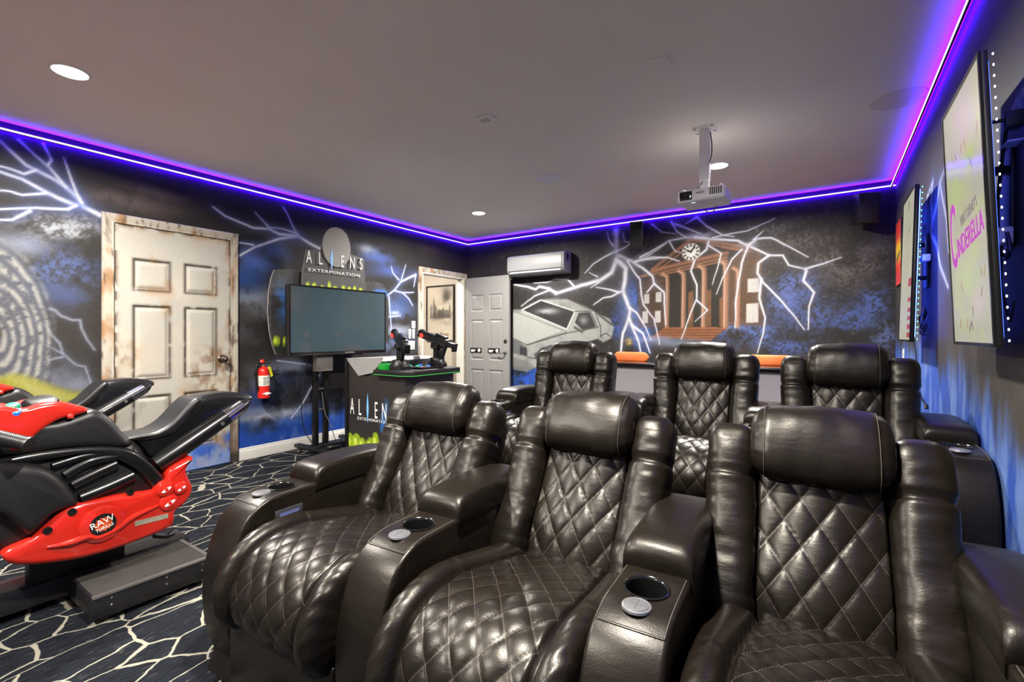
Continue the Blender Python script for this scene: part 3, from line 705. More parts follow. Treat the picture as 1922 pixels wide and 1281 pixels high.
def six_panel_door(name, w, h, M, paint, res=0.009, th=0.035):
    """door leaf in its own plane: first axis along the width, second up; M places it; its front looks along the third axis"""
    st = 0.115*w/0.82; gap = 0.11; pw = (w - 2*st - gap)/2
    rows = [(0.20, 0.66), (0.80, 1.38), (1.505, 1.745) if h > 1.9 else (1.45, 1.7)]
    rows = [(a*h/2.0, b*h/2.0) for a, b in rows]
    rects = [(st + k*(pw+gap), r[0], st + k*(pw+gap) + pw, r[1]) for r in rows for k in (0, 1)]
    na, nb = int(w/res)+1, int(h/res)+1
    a = np.linspace(0, w, na); b = np.linspace(0, h, nb); A, B = np.meshgrid(a, b)
    D = np.zeros(A.shape)
    for (a0, b0, a1, b1) in rects:
        di = np.minimum(np.minimum(A-a0, a1-A), np.minimum(B-b0, b1-B)); D = np.maximum(D, sstep(di, -0.002, 0.012)*0.011)
    P = np.stack([A, B, -D], -1).reshape(-1, 3)
    C = paint(A, B, w, h, rects).reshape(-1, 3)
    idx = np.arange(na*nb).reshape(nb, na); q = np.stack([idx[:-1,:-1], idx[:-1,1:], idx[1:,1:], idx[1:,:-1]], -1).reshape(-1, 4).tolist()
    bk = [(0,0,-.0005),(w,0,-.0005),(w,h,-.0005),(0,h,-.0005),(0,0,-th),(w,0,-th),(w,h,-th),(0,h,-th)]; o = na*nb
    q += [tuple(o+i for i in f) for f in [(4,7,6,5),(0,4,5,1),(1,5,6,2),(2,6,7,3),(3,7,4,0)]]
    me = bpy.data.meshes.new('leaf'); me.from_pydata(np.concatenate([P, bk]).tolist(), [], q); me.update()
    set_colors(me, np.concatenate([C, paint(np.array([p[0] for p in bk]), np.array([p[1] for p in bk]), w, h, rects)]))
    me.polygons.foreach_set('use_smooth', [True]*len(me.polygons)); me.set_sharp_from_angle(angle=math.radians(40))
    me.materials.append(M_PAINTED)
    root = bpy.data.objects.new(name, None); COL.objects.link(root); root.matrix_world = M; struct(root)
    link('leaf', me, root)
    for (a0, b0, a1, b1) in rects:
        i = 0.014; a0, b0, a1, b1 = a0+i, b0+i, a1-i, b1-i
        na2, nb2 = max(8, int((a1-a0)/res)), max(8, int((b1-b0)/res))
        A, B = np.meshgrid(np.linspace(a0, a1, na2), np.linspace(b0, b1, nb2))
        di = np.minimum(np.minimum(A-a0, a1-A), np.minimum(B-b0, b1-B))
        mb = MB().grid(np.stack([A, B, -0.0105 + sstep(di, 0.0, 0.024)*0.010], -1))
        me = mb.mesh('door_panel', M_PAINTED, 60, recalc=False)
        set_colors(me, paint(A, B, w, h, rects).reshape(-1, 3)); link('door_panel', me, root)
    return root, rects

# painted door in the left wall (front looks along +X)
M1 = frame_M((XL+0.012, DOOR1_Y0, 0.012), (0, 1, 0), (0, 0, 1))
d1, _r = six_panel_door('door_1', DOOR1_Y1-DOOR1_Y0, DOOR1_H-0.012, M1, rust_paint)
k = MB(); wd = DOOR1_Y1-DOOR1_Y0
k.lathe([(0.0, .0), (0.034, 0.0), (0.034, 0.004), (0.026, 0.010), (0.012, 0.012), (0.011, 0.032), (0.020, 0.038), (0.029, 0.048), (0.031, 0.058), (0.026, 0.068), (0.012, 0.074), (0.0, 0.075)], (wd-0.07, 0.93, 0.0), (0,0,1), 24, caps=False)
kn = k.build('door_knob', mat('aged_nickel', rgb(120, 108, 92), 0.28, metal=1.0, var=0.25, vscale=40), d1)
kk = MB().lathe([(0.012, .0745), (0.010, .080), (0.004, .081)], (wd-0.07, 0.93, 0.0), n=16).build('lock_button', M_CHROME, kn)
def casing(name, y0, y1, top, w, parent_root, aged=True, seed=0):
    """three boards round an opening on the left wall: y0/y1 inner edges, top inner head height"""
    prof = [(0.0, 0.0), (0.014, 0.0), (0.017, 0.006), (0.013, 0.012), (0.015, 0.02), (0.020, 0.045), (0.020, w-0.012), (0.012, w-0.003), (0.0, w)]
    for nm, pts, n_ in [('side_casing', lambda u, t: (y0-u, t), None), ('side_casing', lambda u, t: (y1+u, t), None), ('head_casing', None, None)]:
        mb = MB()
        if pts is not None:
            zs = np.linspace(0.0, 1.0, 110)
            rings = [[(XL+d, *pts(u, t*(top+u))) for d, u in prof] for t in zs]
        else:
            ts = np.linspace(0, 1, 60)
            rings = [[(XL+d, (y0-u)*(1-t) + (y1+u)*t, top+u) for d, u in prof] for t in ts]
        mb.loft(rings)
        me = mb.mesh(nm, M_PAINTED, 30)
        v = np.zeros(len(me.vertices)*3); me.vertices.foreach_get('co', v); v = v.reshape(-1, 3); y, z = v[:,1], v[:,2]
        C = np.zeros((len(v), 3)); C[:] = np.array((172, 165, 152))/255
        if aged:
            n1 = fbm(y*14, z*5, 5, 300+seed); n2 = fbm(y*60, z*9, 5, 310+seed)
            def bl(m, col):
                nonlocal C; C = C + np.clip(m, 0, 1)[:, None]*(np.array(col)/255 - C)
            bl(sstep(n1, .48, .72)*.75, (146, 104, 66)); bl(sstep(n2, .55, .7)*.7, (74, 56, 44)); bl(sstep(.5-z+.5*(n1-.5), 0, .3)*.7, (84, 66, 54)); bl(sstep(.12-z, 0, .06)*.8, (40, 36, 34))
        set_colors(me, C); link(nm, me, parent_root)
t1 = bpy.data.objects.new('trim_1', None); COL.objects.link(t1); struct(t1)
casing('casing', DOOR1_Y0-0.005, DOOR1_Y1+0.005, DOOR1_H+0.006, 0.072, t1, True, 1)
MB().box((XL, DOOR1_Y0-0.005, 0), (XL+0.010, DOOR1_Y0, DOOR1_H+0.006)).box((XL, DOOR1_Y1, 0), (XL+0.010, DOOR1_Y1+0.005, DOOR1_H+0.006)).build('jamb_line', M_BLACKM, t1, smooth=0)
t2 = bpy.data.objects.new('trim_2', None); COL.objects.link(t2); struct(t2)
casing('casing', DOOR2_Y0, DOOR2_Y1, DOOR2_H, 0.07, t2, True, 2)
j = MB()
for y0, y1 in ((DOOR2_Y0, DOOR2_Y0+0.018), (DOOR2_Y1-0.018, DOOR2_Y1)): j.box((XL-0.121, y0, 0), (XL+0.012, y1, DOOR2_H))
j.box((XL-0.121, DOOR2_Y0+.018, DOOR2_H-0.018), (XL+0.012, DOOR2_Y1-.018, DOOR2_H)).build('jamb', M_TRIM, t2, smooth=0)

# open white door, swung back along the back wall (front looks along -Y)
ang = math.radians(-2.0)
hx, hy = XL+0.05, DOOR2_Y1-0.02
exv = Vector((math.cos(ang), math.sin(ang), 0))
M2 = frame_M((hx, hy, 0.012), exv, (0, 0, 1))
d2, _r = six_panel_door('door_2', 0.80, 1.965, M2, clean_paint)
kn = MB().lathe([(0.0, .0), (0.03, 0.0), (0.03, 0.006), (0.018, 0.010), (0.011, 0.012), (0.011, 0.045), (0.0, 0.047)], (0.735, 0.90, 0), n=20, caps=False).build('door_handle', M_GREYM, d2)
MB().tube([(0.735, 0.90, 0.04), (0.70, 0.892, 0.045), (0.655, 0.885, 0.042), (0.625, 0.893, 0.040)], 0.008).build('lever', M_GREYM, kn)
MB().lathe([(0.0, .0), (0.027, 0.0), (0.026, 0.010), (0.014, 0.016), (0.0, 0.016)], (0.74, 1.055, 0), n=20, caps=False).build('deadbolt', mat('dark_bronze', rgb(70, 62, 54), .35, metal=.8, var=.1), d2)
for x0, x1 in ((0.10, 0.315), (0.43, 0.64)):
    p = MB().rbox((x0, 0.885, 0.0005), (x1, 0.955, 0.006), 0.003).build('door_plaque', M_BLACKP, d2)
    MB().lathe([(0.0, 0.0075), (0.024, 0.0075), (0.024, 0.006), (0.017, 0.006), (0.017, 0.0075), (0.0, 0.0075)], (x1-0.045, 0.92, 0), n=18, caps=False).build('ring_symbol', M_WHITEINK, p)
    MB().box((x0+0.02, 0.913, .006), (x0+0.10, 0.927, .0075)).box((x0+0.02, .897, .006), (x0+0.08, .905, .0075)).build('print_line', M_WHITEINK, p, smooth=0)

# ---- ceiling fixtures
def downlight(x, y, label):
    t = thing('recessed_light', label, 'light', (x, y, CEIL_H), group='recessed ceiling lights')
    MB().lathe([(0.072, 0.001), (0.086, 0.001), (0.086, -0.003), (0.082, -0.007), (0.074, -0.008), (0.072, -0.004)], n=36, caps=False).build('trim_ring', M_WHITEC, t)
    MB().lathe([(0.0, -0.010), (0.05, -0.010), (0.073, -0.006), (0.073, 0.001), (0.0, 0.001)], n=36, caps=False).build('lens', emis('lamp_lens_' + str(len(MATS)), (1.0, 0.95, 0.72, 1), 9.0), t)
    l = bpy.data.lights.new('downlight', 'AREA'); l.shape = 'DISK'; l.size = 0.15; l.energy = LAMP_W; l.color = (1.0, 0.95, 0.86)
    l.spread = math.radians(166)
    o = bpy.data.objects.new('downlight', l); COL.objects.link(o); o.parent = t; o.location = (0, 0, -0.02)
    return t
downlight(-3.33, 0.74, 'round recessed ceiling light nearest the camera, above the arcade motorcycles')
downlight(-3.33, 4.23, 'round recessed ceiling light above the open door and gun arcade')
downlight(-0.76, 4.15, 'round recessed ceiling light just behind the ceiling projector')
downlight(-0.73, 0.71, 'round recessed ceiling light over the front row, above the camera')
downlight(-1.96, -0.95, 'round recessed ceiling light behind the camera')

# LED strip where walls and ceiling meet
M_LEDV = emis('led_violet', (0.060, 0.0, 1.0, 1), LED_GLOW); M_LEDB = emis('led_violet_wall', (0.05, 0.0, 1.0, 1), LED_GLOW*1.8); M_LEDC = emis('led_core', (0.80, 0.74, 1.0, 1), LED_CORE)
led = thing('led_strip', 'violet LED strip light running round the room where ceiling meets walls', 'led strip', (0, 0, 0))
za, zb = CEIL_H-0.066, CEIL_H-0.049
s1 = MB(); s2 = MB(); s3 = MB(); s4 = MB()
for (x0, y0, x1, y1, nx, ny) in [(XL, YF, XL, YB, 1, 0), (XL, YB, XR, YB, 0, -1), (XR, YB, XR, YF, -1, 0)]:
    def seg(mb, d0, d1, z0, z1):
        lo = (min(x0, x1) + (d0 if nx > 0 else (-d1 if nx < 0 else 0.0)), min(y0, y1) + (-d1 if ny < 0 else 0.0), z0)
        hi = (max(x0, x1) + (d1 if nx > 0 else (-d0 if nx < 0 else 0.0)), max(y0, y1) + (-d0 if ny < 0 else 0.0), z1)
        mb.box(lo, hi)
    seg(s1, 0.022, 0.032, zb-.003, zb-.001); seg(s2, 0.032, 0.035, za+0.002, zb-0.003); seg(s4, .032, .0345, zb-.003, zb+.001); seg(s3, 0.020, 0.022, za+.002, zb-.004); seg(s4, .022, .032, za-.001, zb-.0035)
s1.build('led_tape', M_LEDV, led, smooth=0); s2.build('light_core', M_LEDC, led, smooth=0); s3.build('wall_side_tape', M_LEDB, led, smooth=0); s4.build('channel', M_BLACKM, led, smooth=0)

# ================================================================== RECLINERS
# own axes: x across, y from front (-) to back (+), z up; origin on the floor below the seat
ARM_W, PITCH = 0.155, 0.667
QW, QH = 0.080, 0.122           # one quilting diamond
def quilt_h(a, b, h):
    return h*(np.abs(np.sin(PI*a))*np.abs(np.sin(PI*b)))**0.27
def quilted(P, Nrm, U, V, inside, h, m, name, qw=QW, qh=QH):
    """grid P with normals Nrm; U, V metric coordinates; inside 0..1 mask of the quilted field"""
    a = U/qw + V/qh; b = U/qw - V/qh
    Q = P + Nrm*((quilt_h(a, b, h))*inside)[..., None]
    mb = MB().grid(Q)
    me = mb.mesh(name, m, 180, recalc=False)
    uvl = me.uv_layers.new(name='quilt')
    ca = np.where(inside > 0.5, a, np.floor(a)+0.5).ravel(); cb = np.where(inside > 0.5, b, np.floor(b)+0.5).ravel()
    li = np.zeros(len(me.loops), np.int32); me.loops.foreach_get('vertex_index', li)
    uvl.data.foreach_set('uv', np.stack([ca[li], cb[li]], -1).astype(np.float32).ravel())
    return me
def normals(P):
    du = np.gradient(P, axis=1); dv = np.gradient(P, axis=0)
    n = np.cross(du, dv); return n/np.maximum(np.linalg.norm(n, axis=-1, keepdims=True), 1e-9)

# ---- seat cushion: one skin from the back of the seat over the crown and down the front lip
def seat_meshes():
    key = [Vector(p) for p in [(0, .17, .425), (0, .05, .440), (0, -.10, .470), (0, -.24, .497), (0, -.34, .498), (0, -.42, .468), (0, -.468, .405), (0, -.478, .345), (0, -.458, .300), (0, -.42, .285)]]
    path = np.array([p[:] for p in catmull(key, 16)])
    seg = np.concatenate([[0], np.cumsum(np.hypot(np.diff(path[:,1]), np.diff(path[:,2])))])
    s = np.linspace(0, seg[-1], 118); py = np.interp(s, seg, path[:,1]); pz = np.interp(s, seg, path[:,2])
    hw = 0.252
    x = np.linspace(-hw, hw, 96)
    X, S = np.meshgrid(x, s); PY = np.tile(py[:,None], (1, len(x))); PZ = np.tile(pz[:,None], (1, len(x)))
    ty, tz = np.gradient(py), np.gradient(pz); l = np.hypot(ty, tz); ny, nz = tz/l, -ty/l     # outward normal (up / forward)
    sgn = np.where(nz[10] > 0, 1, -1); ny, nz = ny*sgn, nz*sgn
    N_ = np.stack([np.zeros_like(X), np.tile(ny[:,None], (1, len(x))), np.tile(nz[:,None], (1, len(x)))], -1)
    qb = 0.135 + 0.030*sstep(S, 0.05, 0.45) - 0.01*sstep(S, .55, .9)       # half width of the quilted field
    ins = (np.abs(X) < qb).astype(float)
    crown = 0.020*(1-(X/hw)**2)
    side = np.where(ins < .5, 0.034*np.sin(PI*np.clip((np.abs(X)-qb)/(hw-qb), 0, 1))**0.7, 0)
    seam = -0.016*np.exp(-((np.abs(X)-qb)/0.006)**2)
    gather = np.where(ins < .5, 0.0022*np.sin(S*150 + 3*np.sin(X*60)), 0)*np.exp(-((S-0.62)/0.16)**2)*np.exp(-((np.abs(X)-hw)/0.05)**2)
    cross = -0.006*np.exp(-((S-0.40)/0.004)**2)*(ins < .5) - 0.004*np.exp(-((S-0.412)/0.003)**2)*(ins < .5)
    edge = -0.05*sstep(np.abs(X), hw-0.022, hw)**2
    P = np.stack([X, PY, PZ], -1) + N_*(crown+side+seam+cross+edge+gather*1.5)[..., None]
    me = quilted(P, N_, X, S, ins*sstep(qb-np.abs(X), 0, 0.012), 0.0095, M_QUILT, 'seat_cushion', .078, .094)
    return me
SEAT = seat_meshes()

# ---- backrest, built upright in its own frame (y forward is negative), turned about the hinge
BACK_H = 0.50
def back_panel():
    hw = 0.148; x = np.linspace(-hw, hw, 64); hh = np.linspace(-0.02, 0.41, 92)
    X, H = np.meshgrid(x, hh)
    Y = -0.030 - 0.022*(1-(X/hw)**2) - 0.022*np.exp(-((H-0.08)/0.12)**2) + 0.02*sstep(np.abs(X), hw-0.01, hw)
    P = np.stack([X, Y, H], -1); N_ = np.zeros_like(P); N_[..., 1] = -1
    return quilted(P, N_, X, H, np.ones_like(X), 0.0095, M_QUILT, 'quilted_back')
def back_bolster(s):
    rings = []; n = 36; hs = np.concatenate([np.linspace(-0.07, -0.02, 7), np.linspace(-0.01, 0.43, 70), np.linspace(0.436, BACK_H-0.003, 16)])
    for h in hs:
        e = 1.0
        if h > BACK_H-0.06: e = math.sqrt(max(0.0, 1-((h-(BACK_H-0.06))/0.06)**2))
        if h < -0.02: e = math.sqrt(max(0.02, 1-((-0.02-h)/0.055)**2))
        hwid = 0.066*(0.42+0.58*e); dep = 0.074*(0.30+0.70*e)
        cx = s*(0.208 + 0.010*h/BACK_H); cy = -0.018 - 0.026*math.exp(-((h-0.02)/0.13)**2)
        dip = 0.010*math.exp(-((h-0.345)/0.005)**2) + 0.007*math.exp(-((h-0.357)/0.004)**2)
        R = []
        for k in range(n):
            t = 2*PI*k/n; c, si = math.cos(t), math.sin(t)
            ex_ = 0.72
            xx = hwid*math.copysign(abs(c)**ex_, c); yy = dep*math.copysign(abs(si)**ex_, si)
            wr = 0.0016*(vnoise(np.array([h*48.0+s*7]), np.array([c*1.6+3]), 401)[0]-0.5)*2 + 0.0035*(vnoise(np.array([h*15.0]), np.array([c*1.3+si+9+s]), 402)[0]-0.5)*2
            g = 1 + (wr - dip)/0.07
            R.append((cx + xx*g, cy + yy*g, h))
        rings.append(R)
    return MB().loft(rings).mesh('bolster', M_LEATHERW, 180)
def head_pillow():
    rings = []; n = 44; L = 0.165
    xs = np.concatenate([-L + 0.05*(1-np.cos(np.linspace(0, PI/2, 10))), np.linspace(-L+0.056, L-0.056, 40), L - 0.05*(1-np.cos(np.linspace(PI/2, 0, 10)))])
    for x in xs:
        d = L-abs(x); e = math.sqrt(max(0.0, 1-((0.05-min(d, 0.05))/0.05)**2)); e = 0.45 + 0.55*e
        crown = 1 + 0.09*(1-(x/L)**2)
        groove = 0.004*math.exp(-((d-0.030)/0.004)**2)
        R = []
        for k in range(n):
            t = 2*PI*k/n; c, si = math.cos(t), math.sin(t); ex_ = 0.84
            yy = 0.070*math.copysign(abs(c)**ex_, c); zz = 0.102*math.copysign(abs(si)**ex_, si)
            wr = 0.0034*math.sin(t*19 + 2*math.sin(t*3))*math.exp(-((d-0.022)/0.016)**2) + 0.003*(vnoise(np.array([x*22+5]), np.array([si*2+c]), 403)[0]-.5)*2
            g = e*crown + (wr-groove)/0.085
            R.append((x, -0.058 + yy*g, 0.452 + zz*g + 0.01*c))
        rings.append(R)
    return MB().loft(rings).mesh('head_pillow', M_LEATHER, 180)
def pillow_seam(s):
    x = s*0.128; pts = []
    for k in range(23):
        t = PI*0.5 + PI*k/22.0; c, si = math.cos(t), math.sin(t)
        pts.append((x, -0.058 + 0.0715*math.copysign(abs(c)**.84, c), 0.452 + 0.1040*math.copysign(abs(si)**.84, si) + .01*c))
    return MB().tube(pts, 0.0011, 5, smooth=False).mesh('seam', M_THREAD, 180)
BACKP = back_panel(); BOL = {s: back_bolster(s) for s in (-1, 1)}; HEAD = head_pillow(); SEAMS = {s: pillow_seam(s) for s in (-1, 1)}
SHELL = MB().rbox((-0.262, 0.0, -0.16), (0.262, 0.115, 0.465), 0.045, 4).mesh('back_shell', M_LEATHER, 180)
PIPE = {s: MB().tube([(s*(0.272+0.010*h/BACK_H), -0.005, h) for h in np.linspace(-0.02, 0.44, 14)], 0.0016, 5).mesh('piping', M_THREAD, 180) for s in (-1, 1)}

# ---- arm with console top
def arm_meshes():
    prof = [(-.375, .02), (-.415, .10), (-.443, .20), (-.452, .30), (-.443, .40), (-.418, .49), (-.378, .556), (-.325, .590), (-.27, .600), (-.13, .600), (.02, .585), (.30, .570), (.335, .54), (.345, .40), (.34, .20), (.32, .02)]
    prof = smooth2(prof, 3)
    body = MB().prism(prof, -ARM_W/2, ARM_W/2, 0, 0.016, 3)
    o = body.build('tmp', None, smooth=0)
    cut = MB().cyl((0, -.215, .52), (0, -.215, .70), 0.0435, n=32).build('tmp2', None, smooth=0)
    md = o.modifiers.new('b', 'BOOLEAN'); md.object = cut; md.operation = 'DIFFERENCE'; md.solver = 'EXACT'
    dg = bpy.context.evaluated_depsgraph_get()
    me = bpy.data.meshes.new_from_object(o.evaluated_get(dg)); me.name = 'arm_body'
    bpy.data.objects.remove(o); bpy.data.objects.remove(cut)
    me.materials.clear(); me.materials.append(M_LEATHER)
    me.polygons.foreach_set('use_smooth', [True]*len(me.polygons)); me.set_sharp_from_angle(angle=math.radians(38))
    # padded rest behind the console
    w = ARM_W/2 + 0.006; rings = []
    for y, zt, e in [(-.128, .606, .25), (-.130, .622, .75), (-.124, .640, .92), (-.108, .655, 1), (-.08, .663, 1), (.0, .668, 1), (.12, .668, 1), (.24, .660, 1), (.31, .646, 1), (.335, .625, .95), (.34, .60, .8)]:
        zb_ = .560; R = []
        h2 = (zt-zb_)/2; cz = (zt+zb_)/2
        for k in range(28):
            t = 2*PI*k/28; c, si = math.cos(t), math.sin(t)
            R.append((w*(.9+.1*e)*math.copysign(abs(c)**.35, c), y, cz + h2*math.copysign(abs(si)**.42, si) + (0.004*(1-c*c) if si > 0 else 0)))
        rings.append(R)
    pad = MB().loft(rings).mesh('arm_pad', M_LEATHER, 50)
    cup = MB().lathe([(0.050, .601), (0.0505, .604), (0.047, .6055), (0.0435, .603), (0.0425, .60), (0.041, .535), (0.0, .533)], (0, -.215, 0), n=36, caps=False).mesh('cup_holder', M_BLACKG, 40)
    knob = MB().lathe([(0.031, .600), (0.030, .6045), (0.026, .6055), (0.024, .6048), (0.0235, .6062), (0.021, .6068), (0.0, .607)], (0, -.292, -.002), n=32, caps=False).mesh('touch_button', mat('brushed_button', rgb(150, 150, 154), .34, metal=.75, var=.08, vscale=90), 30)
    cross = MB().box((-.019, -.2926, .6045), (.019, -.2914, .6056)).box((-.0006, -.311, .6045), (.0006, -.273, .6056)).mesh('button_mark', M_GREYM, 0)
    seam = MB()
    pts = [(x, -.345, .582+.0035) for x in np.linspace(-.066, .066, 9)]
    seam.tube(pts, 0.0012, 5)
    for sx in (-1, 1): seam.tube([(sx*.0685, y, z) for y, z in [(-.345, .5835), (-.32, .5925), (-.28, .5995), (-.2, .6012), (-.135, .6012)]], 0.0012, 5)
    seam = seam.mesh('console_seam', M_THREAD, 180)
    panel = {s: MB().rbox((s*ARM_W/2-.004, -.29, .512), (s*ARM_W/2+.004, -.185, .548), .003).mesh('switch_plate', mat('switch_silver_%d' % (s+1), rgb(96, 96, 104), .3, metal=.7, var=.1), 30) for s in (-1, 1)}
    slot = {s: MB().box((s*(ARM_W/2+.0035)-.001, -.275, .524), (s*(ARM_W/2+.0035)+.001, -.20, .536)).mesh('switch_light', emis('switch_glow_%d' % (s+1), (.35, .42, 1, 1), .16), 0) for s in (-1, 1)}
    return me, pad, cup, knob, cross, seam, panel, slot
ARM = arm_meshes()
LEGB = MB().rbox((-0.247, -.425, .035), (0.247, .30, .315), .02, 3).mesh('base_panel', M_LEATHER, 40)
FOOT = MB().rbox((-0.247, -.448, .045), (0.247, -.424, .285), .011, 3).mesh('footrest_panel', M_LEATHER, 40)
BACKB = MB().rbox((-0.25, .28, .03), (0.25, .40, .36), .03, 3).mesh('rear_panel', M_LEATHER, 40)
GLOW = MB().rbox((-0.24, -.42, .020), (0.24, -.40, .034), .003).mesh('floor_light', emis('under_glow', (.08, .03, 1, 1), 9), 0)

def add_arm(root, x, inner):
    a = link('armrest', ARM[0], root); a.location = (x, 0, 0)
    link('arm_pad', ARM[1], a); link('cup_holder', ARM[2], a); k = link('touch_button', ARM[3], a)
    link('console_seam', ARM[5], a)
    for s in inner:
        link('switch_plate', ARM[6][s], a); link('switch_light', ARM[7][s], a)
    mk = link('button_mark', ARM[4], a)
def recliner(label, loc, rz, tilt, arms, group):
    t = thing('recliner', label, 'recliner', loc, rz, group)
    link('seat_cushion', SEAT, t); link('base_panel', LEGB, t); link('footrest_panel', FOOT, t); link('rear_panel', BACKB, t)
    link('floor_light', GLOW, t)
    H = Matrix.Translation((0, .138, .422)) @ Matrix.Rotation(-tilt, 4, 'X')
    b = link('backrest', SHELL, t); b.matrix_local = H
    link('quilted_back', BACKP, b)
    for s in (-1, 1):
        link('bolster', BOL[s], b); link('piping', PIPE[s], b)
    h = link('head_pillow', HEAD, t); h.matrix_local = H
    for s in (-1, 1): link('pillow_seam', SEAMS[s], h)
    for a in arms: add_arm(t, a*PITCH/2, [-a])
    return t
R3 = math.radians(3.0)
FG = 'front row of black leather recliners'; BG = 'back row of black leather recliners'
TF, TB = math.radians(27), math.radians(13)
recliner('black quilted leather recliner at the left end of the front row, beside the arcade motorcycles', (-1.343, 1.181, 0), R3, TF, (-1, 1), FG)
recliner('black quilted leather recliner in the middle of the front row', (-0.677, 1.216, 0), R3, TF, (1,), FG)
recliner('black quilted leather recliner nearest the camera, front row beside the right wall', (-0.011, 1.251, 0), R3, TF, (1,), FG)
YB2 = 2.66
recliner('black quilted leather recliner in the back row, nearest the open white door', (-1.43, YB2, RISER), 0, TB, (-1, 1), BG)
recliner('black quilted leather recliner in the middle of the back row', (-0.60, YB2, RISER), 0, TB, (-1, 1), BG)
recliner('black quilted leather recliner in the back row, in the corner by the tall screens', (0.067, YB2, RISER), 0, TB, (1,), BG)

# ================================================================== HELPERS FOR FREE SHAPES
def puff(poly, x0, x1, r, seg=4, k=3, skew=0.0, caps=True):
    """solid with rounded rims: outline poly (y,z) smoothed, from x0 to x1, rim radius r"""
    p = np.array(smooth2(poly, k)); n = len(p)
    area = 0.5*np.sum(p[:,0]*np.roll(p[:,1], -1) - np.roll(p[:,0], -1)*p[:,1])
    if area < 0: p = p[::-1]
    t = np.roll(p, -1, 0) - np.roll(p, 1, 0); t /= np.maximum(np.hypot(t[:,0], t[:,1])[:,None], 1e-9)
    inn = np.stack([-t[:,1], t[:,0]], -1)
    for _ in range(3): inn = (np.roll(inn, 1, 0) + inn*2 + np.roll(inn, -1, 0))/4
    rings = []
    def ring(off, x):
        q = p + inn*off
        for _ in range(2 if off > r*0.4 else 0): q = (np.roll(q, 1, 0) + q*2 + np.roll(q, -1, 0))/4
        return [(x, a, b) for a, b in q]
    for i in range(seg+1):
        th = PI/2*i/seg; rings.append(ring(r*(1-math.sin(th)), x0 + r*(1-math.cos(th))))
    for i in range(seg+1):
        th = PI/2*(1-i/seg); rings.append(ring(r*(1-math.sin(th)), x1 - r*(1-math.cos(th))))
    return MB().loft(rings)
def spine(sections, n=20, ex_=0.8):
    """sections: (centre xyz, half width along x, half height, slope angle in the y-z plane)"""
    rings = []
    for (c, w, h, a) in sections:
        up = Vector((0, -math.sin(a), math.cos(a))); c = Vector(c); R = []
        for k in range(n):
            t = 2*PI*k/n; co, si = math.cos(t), math.sin(t)
            R.append((c + Vector((w*math.copysign(abs(co)**ex_, co), 0, 0)) + up*(h*math.copysign(abs(si)**ex_, si)))[:])
        rings.append(R)
    return MB().loft(rings)

